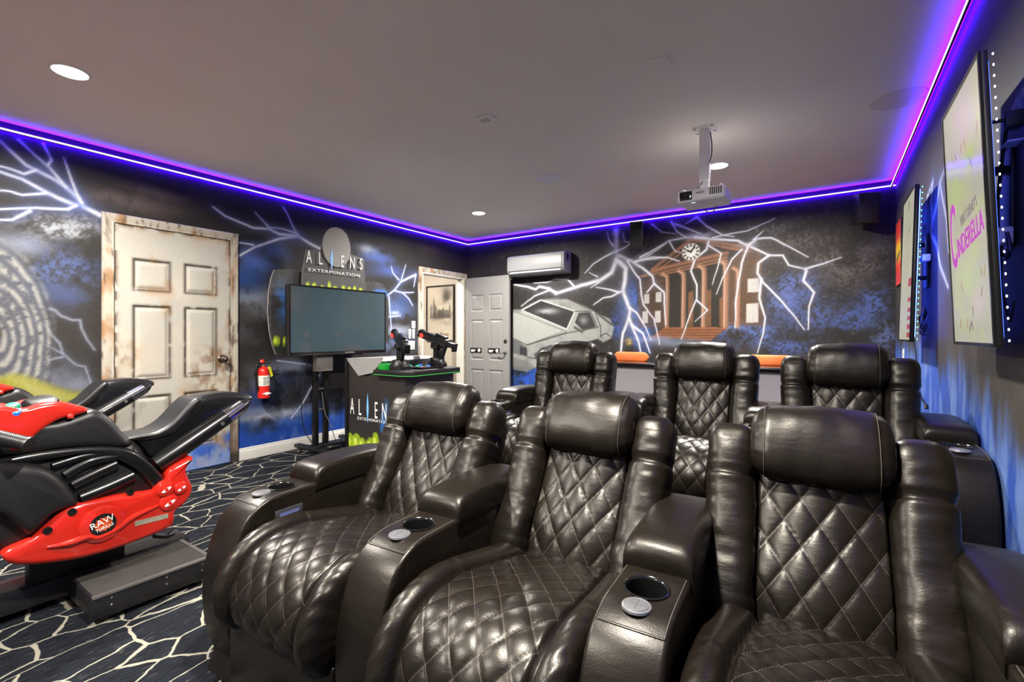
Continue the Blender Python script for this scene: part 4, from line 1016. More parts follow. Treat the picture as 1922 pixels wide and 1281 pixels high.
# ================================================================== ARCADE MOTORCYCLES
XC, Y0 = -2.72, 0.90           # the near one; origin on the floor
def b2(x, y, dx):               # close-up of the motorcycle -> (y, z) in the plane dx from its middle
    p = at_x(x*0.3903, 680 + y*0.3903, XC+dx); return (p.y-Y0, p.z)
def b1(x, y, dx):
    p = at_x(x*0.1639, 690 + y*0.1639, XC+dx); return (p.y-Y0, p.z)
def B2(pts, dx): return [b2(x, y, dx) for x, y in pts]
def B1(pts, dx): return [b1(x, y, dx) for x, y in pts]
M_BIKEB = mat('bike_black', rgb(17, 17, 18), 0.30, coat=0.25, var=0.08)
M_BIKEM = mat('bike_satin', rgb(26, 25, 26), 0.42, var=0.1, bump=0.04, bscale=200)
M_STEP = mat('step_tread', rgb(52, 49, 46), 0.7, var=0.15, vscale=20, bump=0.3, bscale=220)
def motorcycle(label, loc):
    t = thing('arcade_motorcycle', label, 'arcade motorcycle', loc, group='arcade motorcycles')
    HW = 0.155
    # red belly fairing
    red = [(10,935),(60,895),(160,850),(230,790),(330,702),(480,662),(640,632),(740,620),(800,575),(812,530),(850,500),(905,470),(932,458),(930,478),(900,515),(912,560),(930,600),(918,650),(875,700),(840,722),(836,788),(700,852),(500,922),(330,962),(150,982),(50,975)]
    f = puff(B2(red, HW), -HW, HW, 0.022, 4, 2).build('belly_fairing', M_RED, t, 45)
    c = b2(492, 778, HW)
    MB().lathe([(0.080, -.012), (0.075, .006), (0.060, .012), (0.0, .0125)], (HW, c[0], c[1]), (1, 0, 0), 36, caps=False).build('boss', M_RED, f)
    d = MB().lathe([(0.045, .0), (0.045, .0135), (0.0, .0135)], (HW, c[0], c[1]), (1, 0, 0), 32, caps=False).build('round_decal', M_BLACKINK, f)
    Mx = frame_M((HW+.0142, c[0], c[1]), Vector((0, .95, .30)), Vector((0, -.30, .95)))
    text_part('RAW', 0.038, M_WHITEINK, d, Mx @ Matrix.Translation((0, .011, 0)), .0008, sx=.95)
    text_part('THRILLS', 0.019, M_WHITEINK, d, Mx @ Matrix.Translation((0, -.015, 0)), .0008, sx=.9)
    MB().prism([(c[0]+.040*math.cos(a)*q, c[1]+.040*math.sin(a)*q) for a, q in [(2*PI*i/24, .80 if i % 2 else .62) for i in range(24)]], HW+.0134, HW+.0138, 0).build('flame_ring', mat('decal_orange_'+str(len(MATS)), rgb(190, 70, 24), .5, var=.2, vscale=60), d, smooth=0)
    for q in [(795,612,.042),(868,606,.036),(812,676,.046)]:
        a, b = b2(q[0], q[1], HW); MB().lathe([(q[2], -.03), (q[2]*.96, .0), (q[2]*.75, .016), (q[2]*.35, .023), (0, .024)], (HW-.008, a, b), (1, 0, 0), 24, caps=False).build('knuckle', M_RED, f)
        MB().prism([(a+q[2]*.48*math.cos(w)*.95, b+q[2]*.20*math.sin(w)+q[2]*.2*math.cos(w)) for w in np.linspace(0, 2*PI, 13)[:-1]], HW+.012, HW+.0155, 0).build('eye_decal', M_WHITEINK, f, smooth=0)
        MB().cyl((HW+.015, a, b), (HW+.0165, a, b), q[2]*.15, n=14).build('eye_pupil', M_RED, f)
    s0, s1 = b2(648, 780, HW), b2(808, 740, HW)
    MB().prism([(s0[0], s0[1]-.010), (s1[0], s1[1]-.010), (s1[0], s1[1]+.012), (s0[0], s0[1]+.012)], HW-.004, HW+.0015, 0).build('silver_strip', mat('strip_silver_'+str(len(MATS)), rgb(176, 170, 150), .35, metal=.4, var=.3, vscale=80), f, smooth=0)
    for q in [(348,722),(230,812),(628,624)]:
        a, b = b2(*q, HW); MB().lathe([(0.015, -.004), (0.014, .003), (0.006, .003), (0.005, .0), (0, .0)], (HW, a, b), (1, 0, 0), 16, caps=False).build('screw', M_BLACKM, f)
    rib = [Vector((HW+.002, *b2(*q, HW))) for q in [(225,892),(330,872),(420,840),(470,842),(560,800),(640,745),(760,690)]]
    MB().tube(rib, [.004, .012, .014, .015, .014, .012, .006], 8).build('raised_rib', M_RED, f)
    # engine core, manifold pipes, leg shield
    core = [(-150,470),(200,470),(420,440),(600,470),(720,520),(800,600),(720,640),(400,700),(200,830),(60,900),(-150,900)]
    e = puff(B2(core, .115), -.115, .115, 0.03, 3, 2).build('engine_block', M_BIKEM, t, 45)
    for pts, r in [([(560,455),(430,480),(310,545)], .020), ([(560,490),(450,540),(345,592)], .022), ([(640,545),(520,600),(385,655)], .026), ([(520,440),(400,455),(250,500)], .016)]:
        MB().tube([Vector((.122, *b2(*q, .122))) for q in pts], r, 12).build('pipe', M_BIKEB, e)
    sh = [(-160,505),(0,485),(150,492),(250,520),(330,585),(385,675),(360,700),(260,740),(170,828),(120,830),(0,740),(-160,690)]
    puff(B2(sh, .165), -.165, .165, 0.04, 4, 2).build('leg_shield', M_BIKEM, t, 50)
    # frame arc over the engine
    up = [(-150,478),(0,470),(120,445),(250,425),(420,408),(560,408),(640,425),(700,460),(780,540),(800,600),(740,605),(700,560),(640,510),(580,480),(480,450),(380,445),(200,480),(0,505),(-150,520)]
    puff(B2(up, .14), -.14, .14, 0.016, 3, 2).build('frame_arc', M_BIKEB, t, 45)
    # tank with red cover
    tank = [(-300,800),(100,700),(330,620),(560,640),(760,590),(900,545),(1015,500),(1110,490),(1220,540),(1320,620),(1440,770),(1540,860),(1480,930),(1200,925),(900,930),(600,960),(300,1010),(-300,1020)]
    puff(B1(tank, .135), -.135, .135, 0.034, 5, 2).build('fuel_tank', M_BIKEM, t, 60)
    cov = [(-500,470),(-200,450),(60,445),(250,480),(420,432),(600,402),(740,405),(880,440),(960,452),(1010,490),(960,525),(850,560),(700,590),(560,665),(430,760),(340,860),(290,950),(120,955),(0,905),(-500,930)]
    cv = puff(B1(cov, .13), -.142, .142, 0.018, 4, 2).build('tank_cover', M_RED, t, 60)
    a, b = b1(480, 470, .105)
    MB().loft([[(.078+x*s_, a+y*s_, b+.022+.004*q - .45*x*s_ + .12*y) for x, y in [(.050*math.cos(w), .055*math.sin(w)) for w in np.linspace(0, 2*PI, 25)[:-1]]] for q, s_ in ((0, 1), (1, .92))]).build('gauge', M_BLACKG, cv)
    for (px, py, dx, m_) in [(145,478,.075,mat('green_cap_'+str(len(MATS)), rgb(20, 140, 96), .35, emit=rgb(20, 150, 100), estr=.25)), (175,545,.125,mat('blue_cap_'+str(len(MATS)), rgb(40, 110, 215), .35, emit=rgb(40, 110, 215), estr=.3))]:
        a, b = b1(px, py, dx); MB().lathe([(0.021, -.03), (0.021, .004), (0.017, .008), (0, .009)], (dx, a, b+.012), (.35, -.1, 1), 20, caps=False).build('push_button', m_, cv)
    a, b = b1(800, 560, .13); MB().lathe([(0.012, 0), (0.010, .010), (0, .012)], (.136, a, b), (1, 0, .4), 12, caps=False).build('cover_bolt', M_RED, cv)
    # handlebar with ribbed grips
    hb = bpy.data.objects.new('handlebar', None); COL.objects.link(hb); hb.parent = t
    for s in (-1, 1):
        p0 = Vector((s*.20, *b1(-20, 800, .2))); p1 = Vector((s*.265, *b1(315, 880, .265)))
        g = MB(); d = p1-p0
        for i in range(15): g.cyl(p0+d*(i/15), p0+d*((i+.62)/15), .026, n=16)
        g.cyl(p0, p1, .0235, n=16); g.lathe([(0.0235, -.004), (0.029, -.002), (0.029, .006), (0.018, .010), (0, .010)], p1, d, 14, caps=False)
        g.build('grip', M_BIKEM, hb)
        MB().cyl(p0-d*.9, p0, .013, n=12).build('bar', M_BLACKM, hb)
    # seat and tail
    tail = [(640,362),(730,345),(810,305),(870,250),(915,195),(955,172),(1010,157),(1090,147),(1170,150),(1212,160),(1224,172),(1212,192),(1150,228),(1060,262),(980,322),(900,385),(830,440),(770,490),(730,470),(690,420)]
    puff(B2(tail, .085), -.085, .085, 0.032, 4, 2).build('tail_fairing', M_BIKEB, t, 50)
    seat = [(600,372),(680,352),(760,335),(830,290),(890,225),(935,182),(960,172),(975,185),(940,235),(900,290),(840,345),(760,372),(680,385)]
    puff(B2(seat, .10), -.10, .10, 0.020, 4, 2).build('saddle', M_BIKEM, t, 60)
    a, b = b2(1222, 172, 0); MB().rbox((-.035, a-.055, b-.012), (.035, a-.030, b+.012), .006).build('tail_lamp', mat('tail_red_'+str(len(MATS)), rgb(150, 30, 36), .2), t)
    for s in (-1, 1):
        P = [Vector((s*.088, *b2(*q, .115))) for q in [(760,500),(880,420),(1100,268),(1178,212),(1212,186)]]
        MB().tube([P[0], P[1], P[2]], [.040, .043, .040], 18, smooth=False).build('exhaust_pipe', M_BIKEB, t)
        ch = MB().tube([P[2], P[3]], [.0415, .036], 20, smooth=False).build('exhaust_sleeve', M_CHROME, t)
        MB().tube([P[3], P[3].lerp(P[4], .5), P[4]], [.033, .025, .012], 16, smooth=False).build('exhaust_tip', M_BIKEB, t)
        q = Vector((s*.131, *b2(1066, 296, .12))); MB().lathe([(.009, 0), (.009, .004), (.005, .005), (.005, .003), (0, .003)], q, (s, 0, 0), 12, caps=False).build('rivet', M_GREYM, t)
    a, b = b2(820, 540, .05); q0, q1 = b2(890, 480, .05), b2(800, 590, .05)
    # base: long beam with a step on the near side, post that carries the machine
    bs = MB().rbox((-.16, -1.0, .035), (-.01, .16, .125), .006).rbox((-.01, -1.0, .035), (.0, .16, .118), .003).build('base_beam', M_BIKEM, t)
    st = MB().rbox((-.005, -.30, .022), (.315, .13, .113), .005).build('step_box', M_BIKEM, t)
    MB().rbox((.005, -.292, .1132), (.307, .122, .1165), .001).build('step_tread', M_STEP, st)
    MB().box((.297, -.30, .110), (.319, .132, .1185)).box((-.005, .114, .110), (.297, .132, .1185)).build('step_edging', M_GREYM, st, smooth=0)
    for y in (-.24, -.05, .09):
        for z in (.065, .095): MB().lathe([(.005, 0), (.004, .002), (0, .0025)], (.315, y, z), (1, 0, 0), 10, caps=False).build('screw', M_CHROME, st)
    for y in (-.25, .08):
        for x in (.02, .28): MB().cyl((x, y, 0), (x, y, .05), .018, n=14).build('foot', M_BLACKP, t)
    for y in (-.9, .1): MB().cyl((-.10, y, 0), (-.10, y, .05), .02, n=14).build('foot', M_BLACKP, t)
    MB().rbox((-.09, -.42, .10), (-.01, -.10, .38), .01).build('support_post', M_BLACKM, t)
    a, b = b2(800, 835, .06); MB().tube([(.06, a-.05, b+.02), (.06, a, b), (.06, a+.03, b+.005)], .014, 10).build('foot_peg', M_BLACKP, t)
    return t
bike = motorcycle('red and black arcade motorcycle nearer the camera, beside the front recliners', (XC, Y0, 0))
bk2 = copy_tree(bike); bk2.location = (XC-1.40, Y0+.01, 0)
bk2['label'] = 'arcade motorcycle farther from the camera, in front of the painted door and swirl'

# ================================================================== GUN ARCADE: monitor on a stand, gun pedestal
def c2b(x, y): return (560 + x*0.2108, 600 + y*0.2108)
mon = thing('monitor_stand', 'large black widescreen monitor on a wheeled column stand with a cut-out game board behind', 'arcade monitor', (-4.10, 2.90, 0))
def ML(px, py, X): p = at_x(px, py, X); return (p.y-2.90, p.z)
def MLs(tr, pts, X): return [ML(*tr(*q), X) for q in pts]
dxm = 0.10                     # monitor front plane from the stand's middle
y0, zt = ML(545, 537, -4.0); y1, zb_ = ML(722, 661, -4.0); zb_ = 0.995; zt = 1.60
fr = MB().rbox((0.03, y0-.012, zb_-.03), (dxm-.004, y1+.012, zt+.014), .008).build('monitor_case', M_BLACKP, mon)
MB().box((dxm-.006, y0-.012, zb_-.03), (dxm+.004, y1+.012, zb_)).box((dxm-.006, y0-.012, zt), (dxm+.004, y1+.012, zt+.014)).box((dxm-.006, y0-.012, zb_), (dxm+.004, y0, zt)).box((dxm-.006, y1, zb_), (dxm+.004, y1+.012, zt)).build('bezel', M_BLACKG, fr, smooth=0)
MB().box((dxm-.006, y0, zb_), (dxm+.001, y1, zt)).build('screen', mat('dark_screen', rgb(52, 66, 72), 0.10, spec=.5, emit=rgb(40, 54, 60), estr=.35), fr, smooth=0)
MB().box((dxm+.0041, .03, zb_-.022), (dxm+.005, .14, zb_-.008)).build('maker_badge', M_GREYM, fr, smooth=0)
# cut-out board with printed art and the marquee
XBD = -4.13
def inside(poly, A, B):
    ins = np.zeros(A.shape, bool); n = len(poly)
    for i in range(n):
        x0, y0_ = poly[i]; x1, y1_ = poly[(i+1) % n]
        if y0_ == y1_: continue
        ins ^= ((y0_ > B) != (y1_ > B)) & (A < (x1-x0)*(B-y0_)/(y1_-y0_) + x0)
    return ins
def printed(poly, x0, th, paint, name, parent, res=.006, edge=M_GREYBOARD):
    o = MB().prism(poly, x0-th, x0, 0).build(name, edge, parent, smooth=0)
    p = np.array(poly); cv = Canvas(p[:,0].min(), p[:,0].max(), p[:,1].min(), p[:,1].max(), res, (40, 40, 40))
    paint(cv)
    link('printed_art', cv.mesh(lambda A, B: (np.full_like(A, x0+.001), A, B), mask=lambda a, b: ~inside(poly, a, b), name='printed_art', material=M_PRINT), o)
    return o
def eggs(cv, a0, a1, b0, n, seed, h=.10):
    r = np.random.default_rng(seed)
    for i in range(n):
        a = a0 + (a1-a0)*(i+.5)/n + r.normal(0, .01); w = h*(.26+.1*r.random()); hh = h*(.7+.5*r.random())
        pts = [(a + w*math.cos(t), b0 + hh*.5 + hh*.55*math.sin(t)) for t in np.linspace(0, 2*PI, 15)[:-1]]
        cv.poly(pts, (150, 178, 36), .95, soft=.012, noise=.95, freq=34)
        cv.poly([(a + w*.4*math.cos(t)-.2*w, b0 + hh*.6 + hh*.25*math.sin(t)) for t in np.linspace(0, 2*PI, 11)[:-1]], (218, 228, 90), .8, soft=.012)
def art_board(cv):
    cv.C[:] = np.array((58, 56, 56))/255
    n = fbm(cv.A*6, cv.B*6, 5, 501); cv.blend(sstep(n, .45, .7)*.6, (28, 28, 30))
    cv.cloud(cv.a[0]+.16, 1.42, .10, .22, (60, 110, 190), .9, freq=9, ang=.3); cv.cloud(cv.a[-1]-.12, 1.62, .16, .05, (60, 120, 210), .9, freq=9); cv.cloud(cv.a[0]+.2, 1.15, .08, .12, (14, 14, 18), .9)
    cv.cloud(cv.a[0]+.12, 1.05, .12, .06, (40, 56, 30), .8); eggs(cv, cv.a[0]+.05, cv.a[0]+.33, 1.05, 4, 5, .10)
brd = [(240,710),(222,660),(207,590),(199,500),(203,400),(215,330),(232,284),(312,282),(372,296),(500,330),(690,345),(745,345),(780,360),(795,390),(803,480),(800,600),(780,700)]
bd_ = printed(MLs(c3, brd, XBD), -.045, .018, art_board, 'cutout_board', mon)
def art_marq(cv):
    cv.C[:] = np.array((72, 70, 69))/255; cv.blend(sstep(fbm(cv.A*5, cv.B*5, 4, 511), .4, .7)*.4, (92, 90, 88))
    cv.blend(sstep(1.66 - cv.B + .0*cv.A, .0, .10)*.7, (40, 46, 26)); eggs(cv, cv.a[0]+.01, cv.a[-1]-.01, 1.585, 9, 6, .085)
mq = [(368,360),(372,285),(392,185),(425,183),(462,190),(470,150),(486,110),(510,82),(540,72),(572,82),(596,110),(608,150),(608,205),(640,216),(678,232),(682,300),(688,390)]
mqo = printed(MLs(c3, mq, -4.10), -.012, .012, art_marq, 'marquee', mon, .005)
cy_, cz_ = ML(*c3(540, 172), -4.10); ry = ML(*c3(608, 172), -4.10)[0]-cy_
MB().prism([(cy_+ry*math.cos(t), cz_+.20*math.sin(t)) for t in np.linspace(0, 2*PI, 41)[:-1]], -.011, .002, 0).build('pale_dome', mat('dome_board', rgb(132, 128, 124), .55, var=.05), mqo, smooth=0)
for ch, cx_ in zip('ALIENS', (402, 460, 516, 570, 620, 663)):
    if ch == 'I':
        a, b = ML(*c3(cx_, 232), -4.09); MB().prism([(a, b-.11), (a+.012, b-.04), (a+.016, b), (a+.011, b+.05), (a, b+.12), (a-.011, b+.05), (a-.016, b), (a-.012, b-.04)], .0025, .0045, 0).build('blue_letter', mat('marquee_blue', rgb(130, 185, 240), .5), mqo, smooth=0); continue
    a, b = ML(*c3(cx_, 222 + (cx_-400)*.14), -4.09); Mx = frame_M((.0042, a, b), (0, 1, 0), (0, 0, 1))
    text_part(ch, .175, M_WHITEINK, mqo, Mx, .001, sx=.52)
a, b = ML(*c3(535, 300), -4.09)
text_part('EXTERMINATION', .044, M_WHITEINK, mqo, frame_M((.0042, a, b), (0, 1, -.0), (0, 0, 1)), .001, sx=1.55, space=1.15)
# stand
for yy in (-.21, -.10):
    MB().rbox((-.055, yy-.022, .08), (-.005, yy+.022, 1.02), .004).build('column', M_BLACKM, mon)
for z in (.42, .62, .80): MB().box((-.04, -.19, z), (-.02, -.12, z+.018)).build('cross_bar', M_GREYM, mon, smooth=0)
MB().rbox((-.03, -.24, .80), (.04, -.06, .96), .01).build('bracket_box', M_GREYBOARD, mon)
MB().rbox((-.03, -.2, .95), (.035, .3, 1.2), .01).build('mount_plate', M_BLACKM, mon)
b_ = MB().rbox((-.25, -.30, .05), (.27, -.235, .085), .008).rbox((-.25, .20, .05), (.27, .265, .085), .008).rbox((-.10, -.25, .055), (.02, .22, .082), .008).build('wheeled_base', M_BLACKM, mon)
for x in (-.21, .235):
    for y in (-.267, .232): MB().cyl((x, y-.012, .026), (x, y+.012, .026), .026, n=18).build('caster', M_GREYM, mon)
MB().tube([(.0, -.30, .93), (-.02, -.33, .75), (-.02, -.36, .45), (.0, -.34, .25), (.05, -.27, .10)], .0045, 6).build('hanging_cable', M_BLACKP, mon)
MB().tube([(.0, -.16, .60), (.02, -.14, .40), (.05, -.10, .28), (.06, -.05, .12), (.04, .0, .09)], .004, 6).build('grey_cable', M_GREYM, mon)

# gun pedestal
gp = thing('gun_pedestal', 'black gun arcade pedestal with white letters, holding two mounted toy guns', 'arcade pedestal', (-3.40, 2.80, 0))
def GL(px, py, Y): p = at_y(px, py, Y); return (p.x+3.40, p.z)
x0, x1 = -.37, .40
body = MB().prism([(x0, .0), (x1-.06, .0), (x1-.02, .30), (x1, .62), (x1, .80), (-.02, .80), (-.12, .775), (x0, .93)], 0.0, .62, 1, 0.0).build('pedestal_body', mat('pedestal_black', rgb(44, 40, 38), .45, var=.1), gp, smooth=30)
MB().prism([GL(*c2b(*q), 2.795) for q in [(428,345),(735,345),(752,372),(662,478),(540,502)]], -.012, .62, 1).build('sloped_hood', mat('hood_grey', rgb(150, 147, 145), .4, var=.05), gp, smooth=0)
MB().rbox((x0-.03, -.02, 0), (x0+.006, .02, .93), .004).build('corner_rail', M_BLACKM, gp)
for k in range(11): MB().cyl((x0-.012, -.0215, .30+k*.055), (x0-.012, -.019, .30+k*.055), .008, n=10).build('rail_hole', M_BLACKINK, gp)
cvp = Canvas(x0+.01, x1-.07, 0.01, .60, .006, (44, 40, 38))
cvp.blend(sstep(.30-cvp.B, 0, .2)*.8, (52, 66, 34)); eggs(cvp, x0+.0, x0+.42, .05, 5, 8, .20)
cvp.cloud(.12, .36, .05, .25, (50, 110, 190), .9, freq=8, ang=-.25); cvp.cloud(.2, .22, .05, .2, (40, 100, 180), .8, freq=9, ang=.2)
link('front_art', cvp.mesh(lambda A, B: (A, np.full_like(A, -.0015), B), name='front_art', material=M_PRINT), body)
for ch, q in zip('ALIENS', [(480,780),(548,790),(617,800),(692,818),(765,832),(845,845)]):
    if ch == 'I': continue
    a, b = GL(*c2b(*q), 2.798); text_part(ch, .215, M_WHITEINK, body, frame_M((a, -.0025, b), (1, 0, 0), (0, 0, 1)), .001, sx=.42)
a, b = GL(*c2b(617, 795), 2.798)
MB().prism([(a, b-.13), (a+.010, b-.05), (a+.014, b), (a+.009, b+.06), (a, b+.14), (a-.009, b+.06), (a-.014, b), (a-.010, b-.05)], -.0035, -.0015, 1).build('blue_letter', mat('letter_blue', rgb(120, 180, 235), .5, emit=rgb(90, 150, 230), estr=.2), body, smooth=0)
a, b = GL(*c2b(660, 900), 2.798)
text_part('EXTERMINATION', .036, M_WHITEINK, body, frame_M((a, -.0025, b), (1, 0, 0), (0, 0, 1)), .001, sx=1.3, space=1.2)
deck = MB().prism([(.06, -.06), (.40, -.06), (.50, .0), (.50, .60), (.40, .66), (.06, .66)], .795, .850, 2, .008).build('control_deck', M_BLACKP, gp, 30)
M_GGLOW = emis('green_edge', (.06, .8, .10, 1), .35)
MB().prism([(.058, -.063), (.402, -.063), (.503, -.002), (.503, .602), (.402, .663), (.058, .663)], .803, .809, 2).build('edge_light', M_GGLOW, deck, smooth=0)
MB().prism([(.12, .16), (.44, .16), (.44, .44), (.12, .44)], .850, .868, 2, .004).build('button_plate', M_BLACKG, deck, 30)
for x, y, cc in [(.20, .24, (40, 190, 200)), (.30, .24, (30, 170, 120)), (.34, .34, (60, 120, 230)), (.22, .36, (60, 120, 230))]:
    MB().lathe([(.018, .868), (.018, .876), (.012, .879), (0, .879)], (x, y, 0), n=18, caps=False).build('start_button', mat('button_%d' % len(MATS), rgb(*cc), .3, emit=rgb(*cc), estr=.5), deck)
def gun(y, rz):
    g = bpy.data.objects.new('mounted_gun', None); COL.objects.link(g); g.parent = gp; g.location = (.27, y, .85); g.rotation_euler = (0, 0, rz)
    # pieces along -x (towards the monitor)
    MB().lathe([(.095, .0), (.095, .03), (.075, .055), (.07, .085), (.045, .09), (0, .09)], n=24, caps=False).build('swivel_base', M_BLACKP, g)
    MB().rbox((-.03, -.03, .08), (.03, .03, .20), .012).rbox((-.055, -.045, .17), (.055, .045, .225), .015).build('yoke', M_BLACKM, g)
    T = Matrix.Translation((0, 0, .255)) @ Matrix.Rotation(math.radians(14), 4, 'Y')
    MB().rbox((-.10, -.032, -.035), (.17, .032, .045), .012, 2, T).rbox((-.02, -.02, .04), (.14, .02, .066), .008, 2, T).rbox((.15, -.025, -.02), (.27, .025, .03), .01, 2, T).rbox((.255, -.028, -.045), (.275, .028, .035), .006, 2, T).build('gun_body', M_BLACKP, g)
    MB().cyl(T @ Vector((-.28, 0, .015)), T @ Vector((-.09, 0, .012)), .024, .030, 16).cyl(T @ Vector((-.29, 0, -.022)), T @ Vector((-.10, 0, -.022)), .018, .022, 14).cyl(T @ Vector((-.25, 0, .015)), T @ Vector((-.235, 0, .015)), .033, n=16).build('barrel', M_BLACKM, g)
    MB().cyl(T @ Vector((-.215, -.02, -.006)), T @ Vector((-.215, -.036, -.006)), .020, n=16).build('red_light', emis('gun_red_%d' % len(MATS), (.9, .03, .02, 1), 1.4), g)
    T2 = T @ Matrix.Translation((.13, 0, -.03)) @ Matrix.Rotation(math.radians(12), 4, 'Y')
    MB().rbox((-.022, -.018, -.12), (.022, .018, .01), .01, 2, T2).build('grip', M_BLACKP, g)
    MB().rbox((-.06, -.025, -.075), (-.01, .025, -.03), .008, 2, T).build('magazine', M_BLACKP, g)
    return g
g1 = gun(.06, math.radians(-30)); g2 = gun(.53, math.radians(-8))
for g_ in (g1, g2): g_.scale = (1.0, 1.0, 1.0)
MB().rbox((.10, .0-.045, .85), (.20, .06, .90), .01).build('green_window', mat('green_window', rgb(20, 60, 26), .3, emit=rgb(30, 190, 60), estr=.35), gp)

# ================================================================== FIRE EXTINGUISHER
fx = thing('fire_extinguisher', 'red fire extinguisher with yellow tag hanging on the wall beside the painted door', 'fire extinguisher', (XL+.075, 2.335, .56))
R_ = .052
MB().lathe([(.0, .0), (.046, .0), (.052, .006), (.052, .245), (.050, .262), (.040, .282), (.022, .292), (.018, .30), (0, .30)], n=32, caps=False).build('cylinder', M_REDPAINT, fx)
lb = MB().lathe([(R_+.0008, .118), (R_+.0008, .215)], n=32, caps=False).build('paper_label', mat('label_paper', rgb(206, 206, 196), .6, var=.06, vscale=50), fx)
for k in range(4): MB().prism([(-.030, 0), (.012+.006*(k % 2), 0), (.012+.006*(k % 2), .005), (-.030, .005)], 0, .001, 0).build('label_line', M_BLACKINK, lb, loc=(R_*.86+.007, -.002, .135+k*.018))
MB().prism([(-.045, .047), (-.0, .062), (.045, .047), (0, .032)], -.002, .0022, 0).build('white_emblem', M_WHITEINK, fx, loc=(R_-.002, .004, 0))
MB().cyl((0, 0, .298), (0, 0, .33), .016, n=16).rbox((-.012, -.022, .32), (.012, .022, .345), .004).build('valve', M_GREYM, fx)
MB().tube([(0, -.01, .345), (.0, .03, .352), (.0, .075, .362)], .006, 8).tube([(0, -.01, .33), (.0, .03, .33), (.0, .07, .325)], .005, 8).build('squeeze_handle', M_CHROME, fx)
MB().lathe([(.018, 0), (.018, .014), (.012, .018), (0, .018)], (.010, -.020, .345), (.8, -.3, .4), 18, caps=False).build('pressure_gauge', M_REDPAINT, fx)
MB().prism([(.016, .295), (.045, .298), (.070, .21), (.052, .195)], -.001, .001, 0).build('yellow_tag', mat('tag_yellow', rgb(206, 206, 40), .6, var=.05), fx, smooth=0, loc=(.035, 0, 0))
MB().tube([(0, -.02, .33), (.0, -.06, .315), (.005, -.072, .26), (.005, -.068, .18), (.005, -.062, .11)], .010, 10).tube([(.005, -.062, .115), (.005, -.060, .08)], .014, 10, smooth=False).build('hose', M_BLACKP, fx)
MB().rbox((-.075, -.02, .10), (-.05, .02, .30), .004).rbox((-.072, -.055, .225), (-.045, .055, .24), .004).build('wall_bracket', M_BLACKM, fx)

# ================================================================== SWITCHES BY THE DOORWAY
def plate(px0, py0, px1, py1, label, cat, name, n=1):
    a = at_x(px0, py1, XL); b = at_x(px1, py0, XL)
    t = thing(name, label, cat, (XL, (a.y+b.y)/2, (a.z+b.z)/2)); hw, hh = (b.y-a.y)/2, (b.z-a.z)/2
    MB().rbox((0.0003, -hw, -hh), (.008, hw, hh), .003).build('cover_plate', M_WHITEP, t)
    for k in range(n):
        c = -hw + (k+.5)*2*hw/n; MB().rbox((.007, c-.012, -hh*.5), (.012, c+.012, hh*.5), .002).build('rocker', M_WHITEPAINT, t)
plate(772, 603, 779, 617, 'small white sensor plate high above the switches left of the open doorway', 'wall plate', 'sensor_plate')
plate(766, 618, 771, 636, 'narrow white light switch, left one of the pair beside the open doorway', 'light switch', 'light_switch')
plate(773, 618, 778, 636, 'narrow white light switch, right one of the pair beside the open doorway', 'light switch', 'light_switch')
plate(766, 640, 778, 657, 'wide white double switch plate lowest beside the open doorway', 'light switch', 'switch_plate', 2)

# ================================================================== HALL PICTURE
hp = thing('framed_picture', 'black framed grey sketch poster on the hall wall beyond the doorway', 'picture', (-5.13, 5.62, 1.52))
pw, ph = .30, .45
p0 = at_y(800, 538, 5.60); p1 = at_y(852, 640, 5.60)
pw = (p1.x-p0.x)/2; hp.location = ((p0.x+p1.x)/2, 5.62, p0.z-ph)
MB().box((-pw, -.025, -ph), (-pw+.018, -.001, ph)).box((pw-.018, -.025, -ph), (pw, -.001, ph)).box((-pw+.018, -.025, ph-.018), (pw-.018, -.001, ph)).box((-pw+.018, -.025, -ph), (pw-.018, -.001, -ph+.018)).build('frame', M_BLACKP, hp, smooth=0)
cv = Canvas(-pw+.018, pw-.018, -ph+.018, ph-.018, .008, (196, 186, 168))
cv.blend(sstep(fbm(cv.A*5, cv.B*5, 5, 601), .4, .7)*.3, (170, 160, 145)); cv.cloud(.13, .27, .12, .16, (70, 66, 62), .9, lo=.2, hi=.6)
for a, h_, w in [(-.20, .16, .02), (-.14, .27, .025), (-.10, .14, .03), (-.02, .07, .05), (.06, .10, .03), (.14, .06, .05), (.20, .16, .02)]:
    cv.poly([(a-w, -.08), (a+w, -.08), (a+w*.9, h_*.55), (a, h_), (a-w*.9, h_*.55)], (92, 86, 80), .8, soft=.02, noise=.6, freq=30)
cv.cloud(0, -.03, .3, .10, (70, 66, 60), .9, freq=9); cv.cloud(0, -.16, .3, .06, (150, 142, 130), .9)
link('picture_print', cv.mesh(lambda A, B: (A, np.full_like(A, -.008), B), name='picture_print', material=M_PRINT), hp)
text_part('Harry Potter', .085, mat('poster_ink', rgb(120, 76, 62), .6), hp, frame_M((0, -.010, -.34), (1, 0, 0), (0, 0, 1)), .0008, sx=.85)

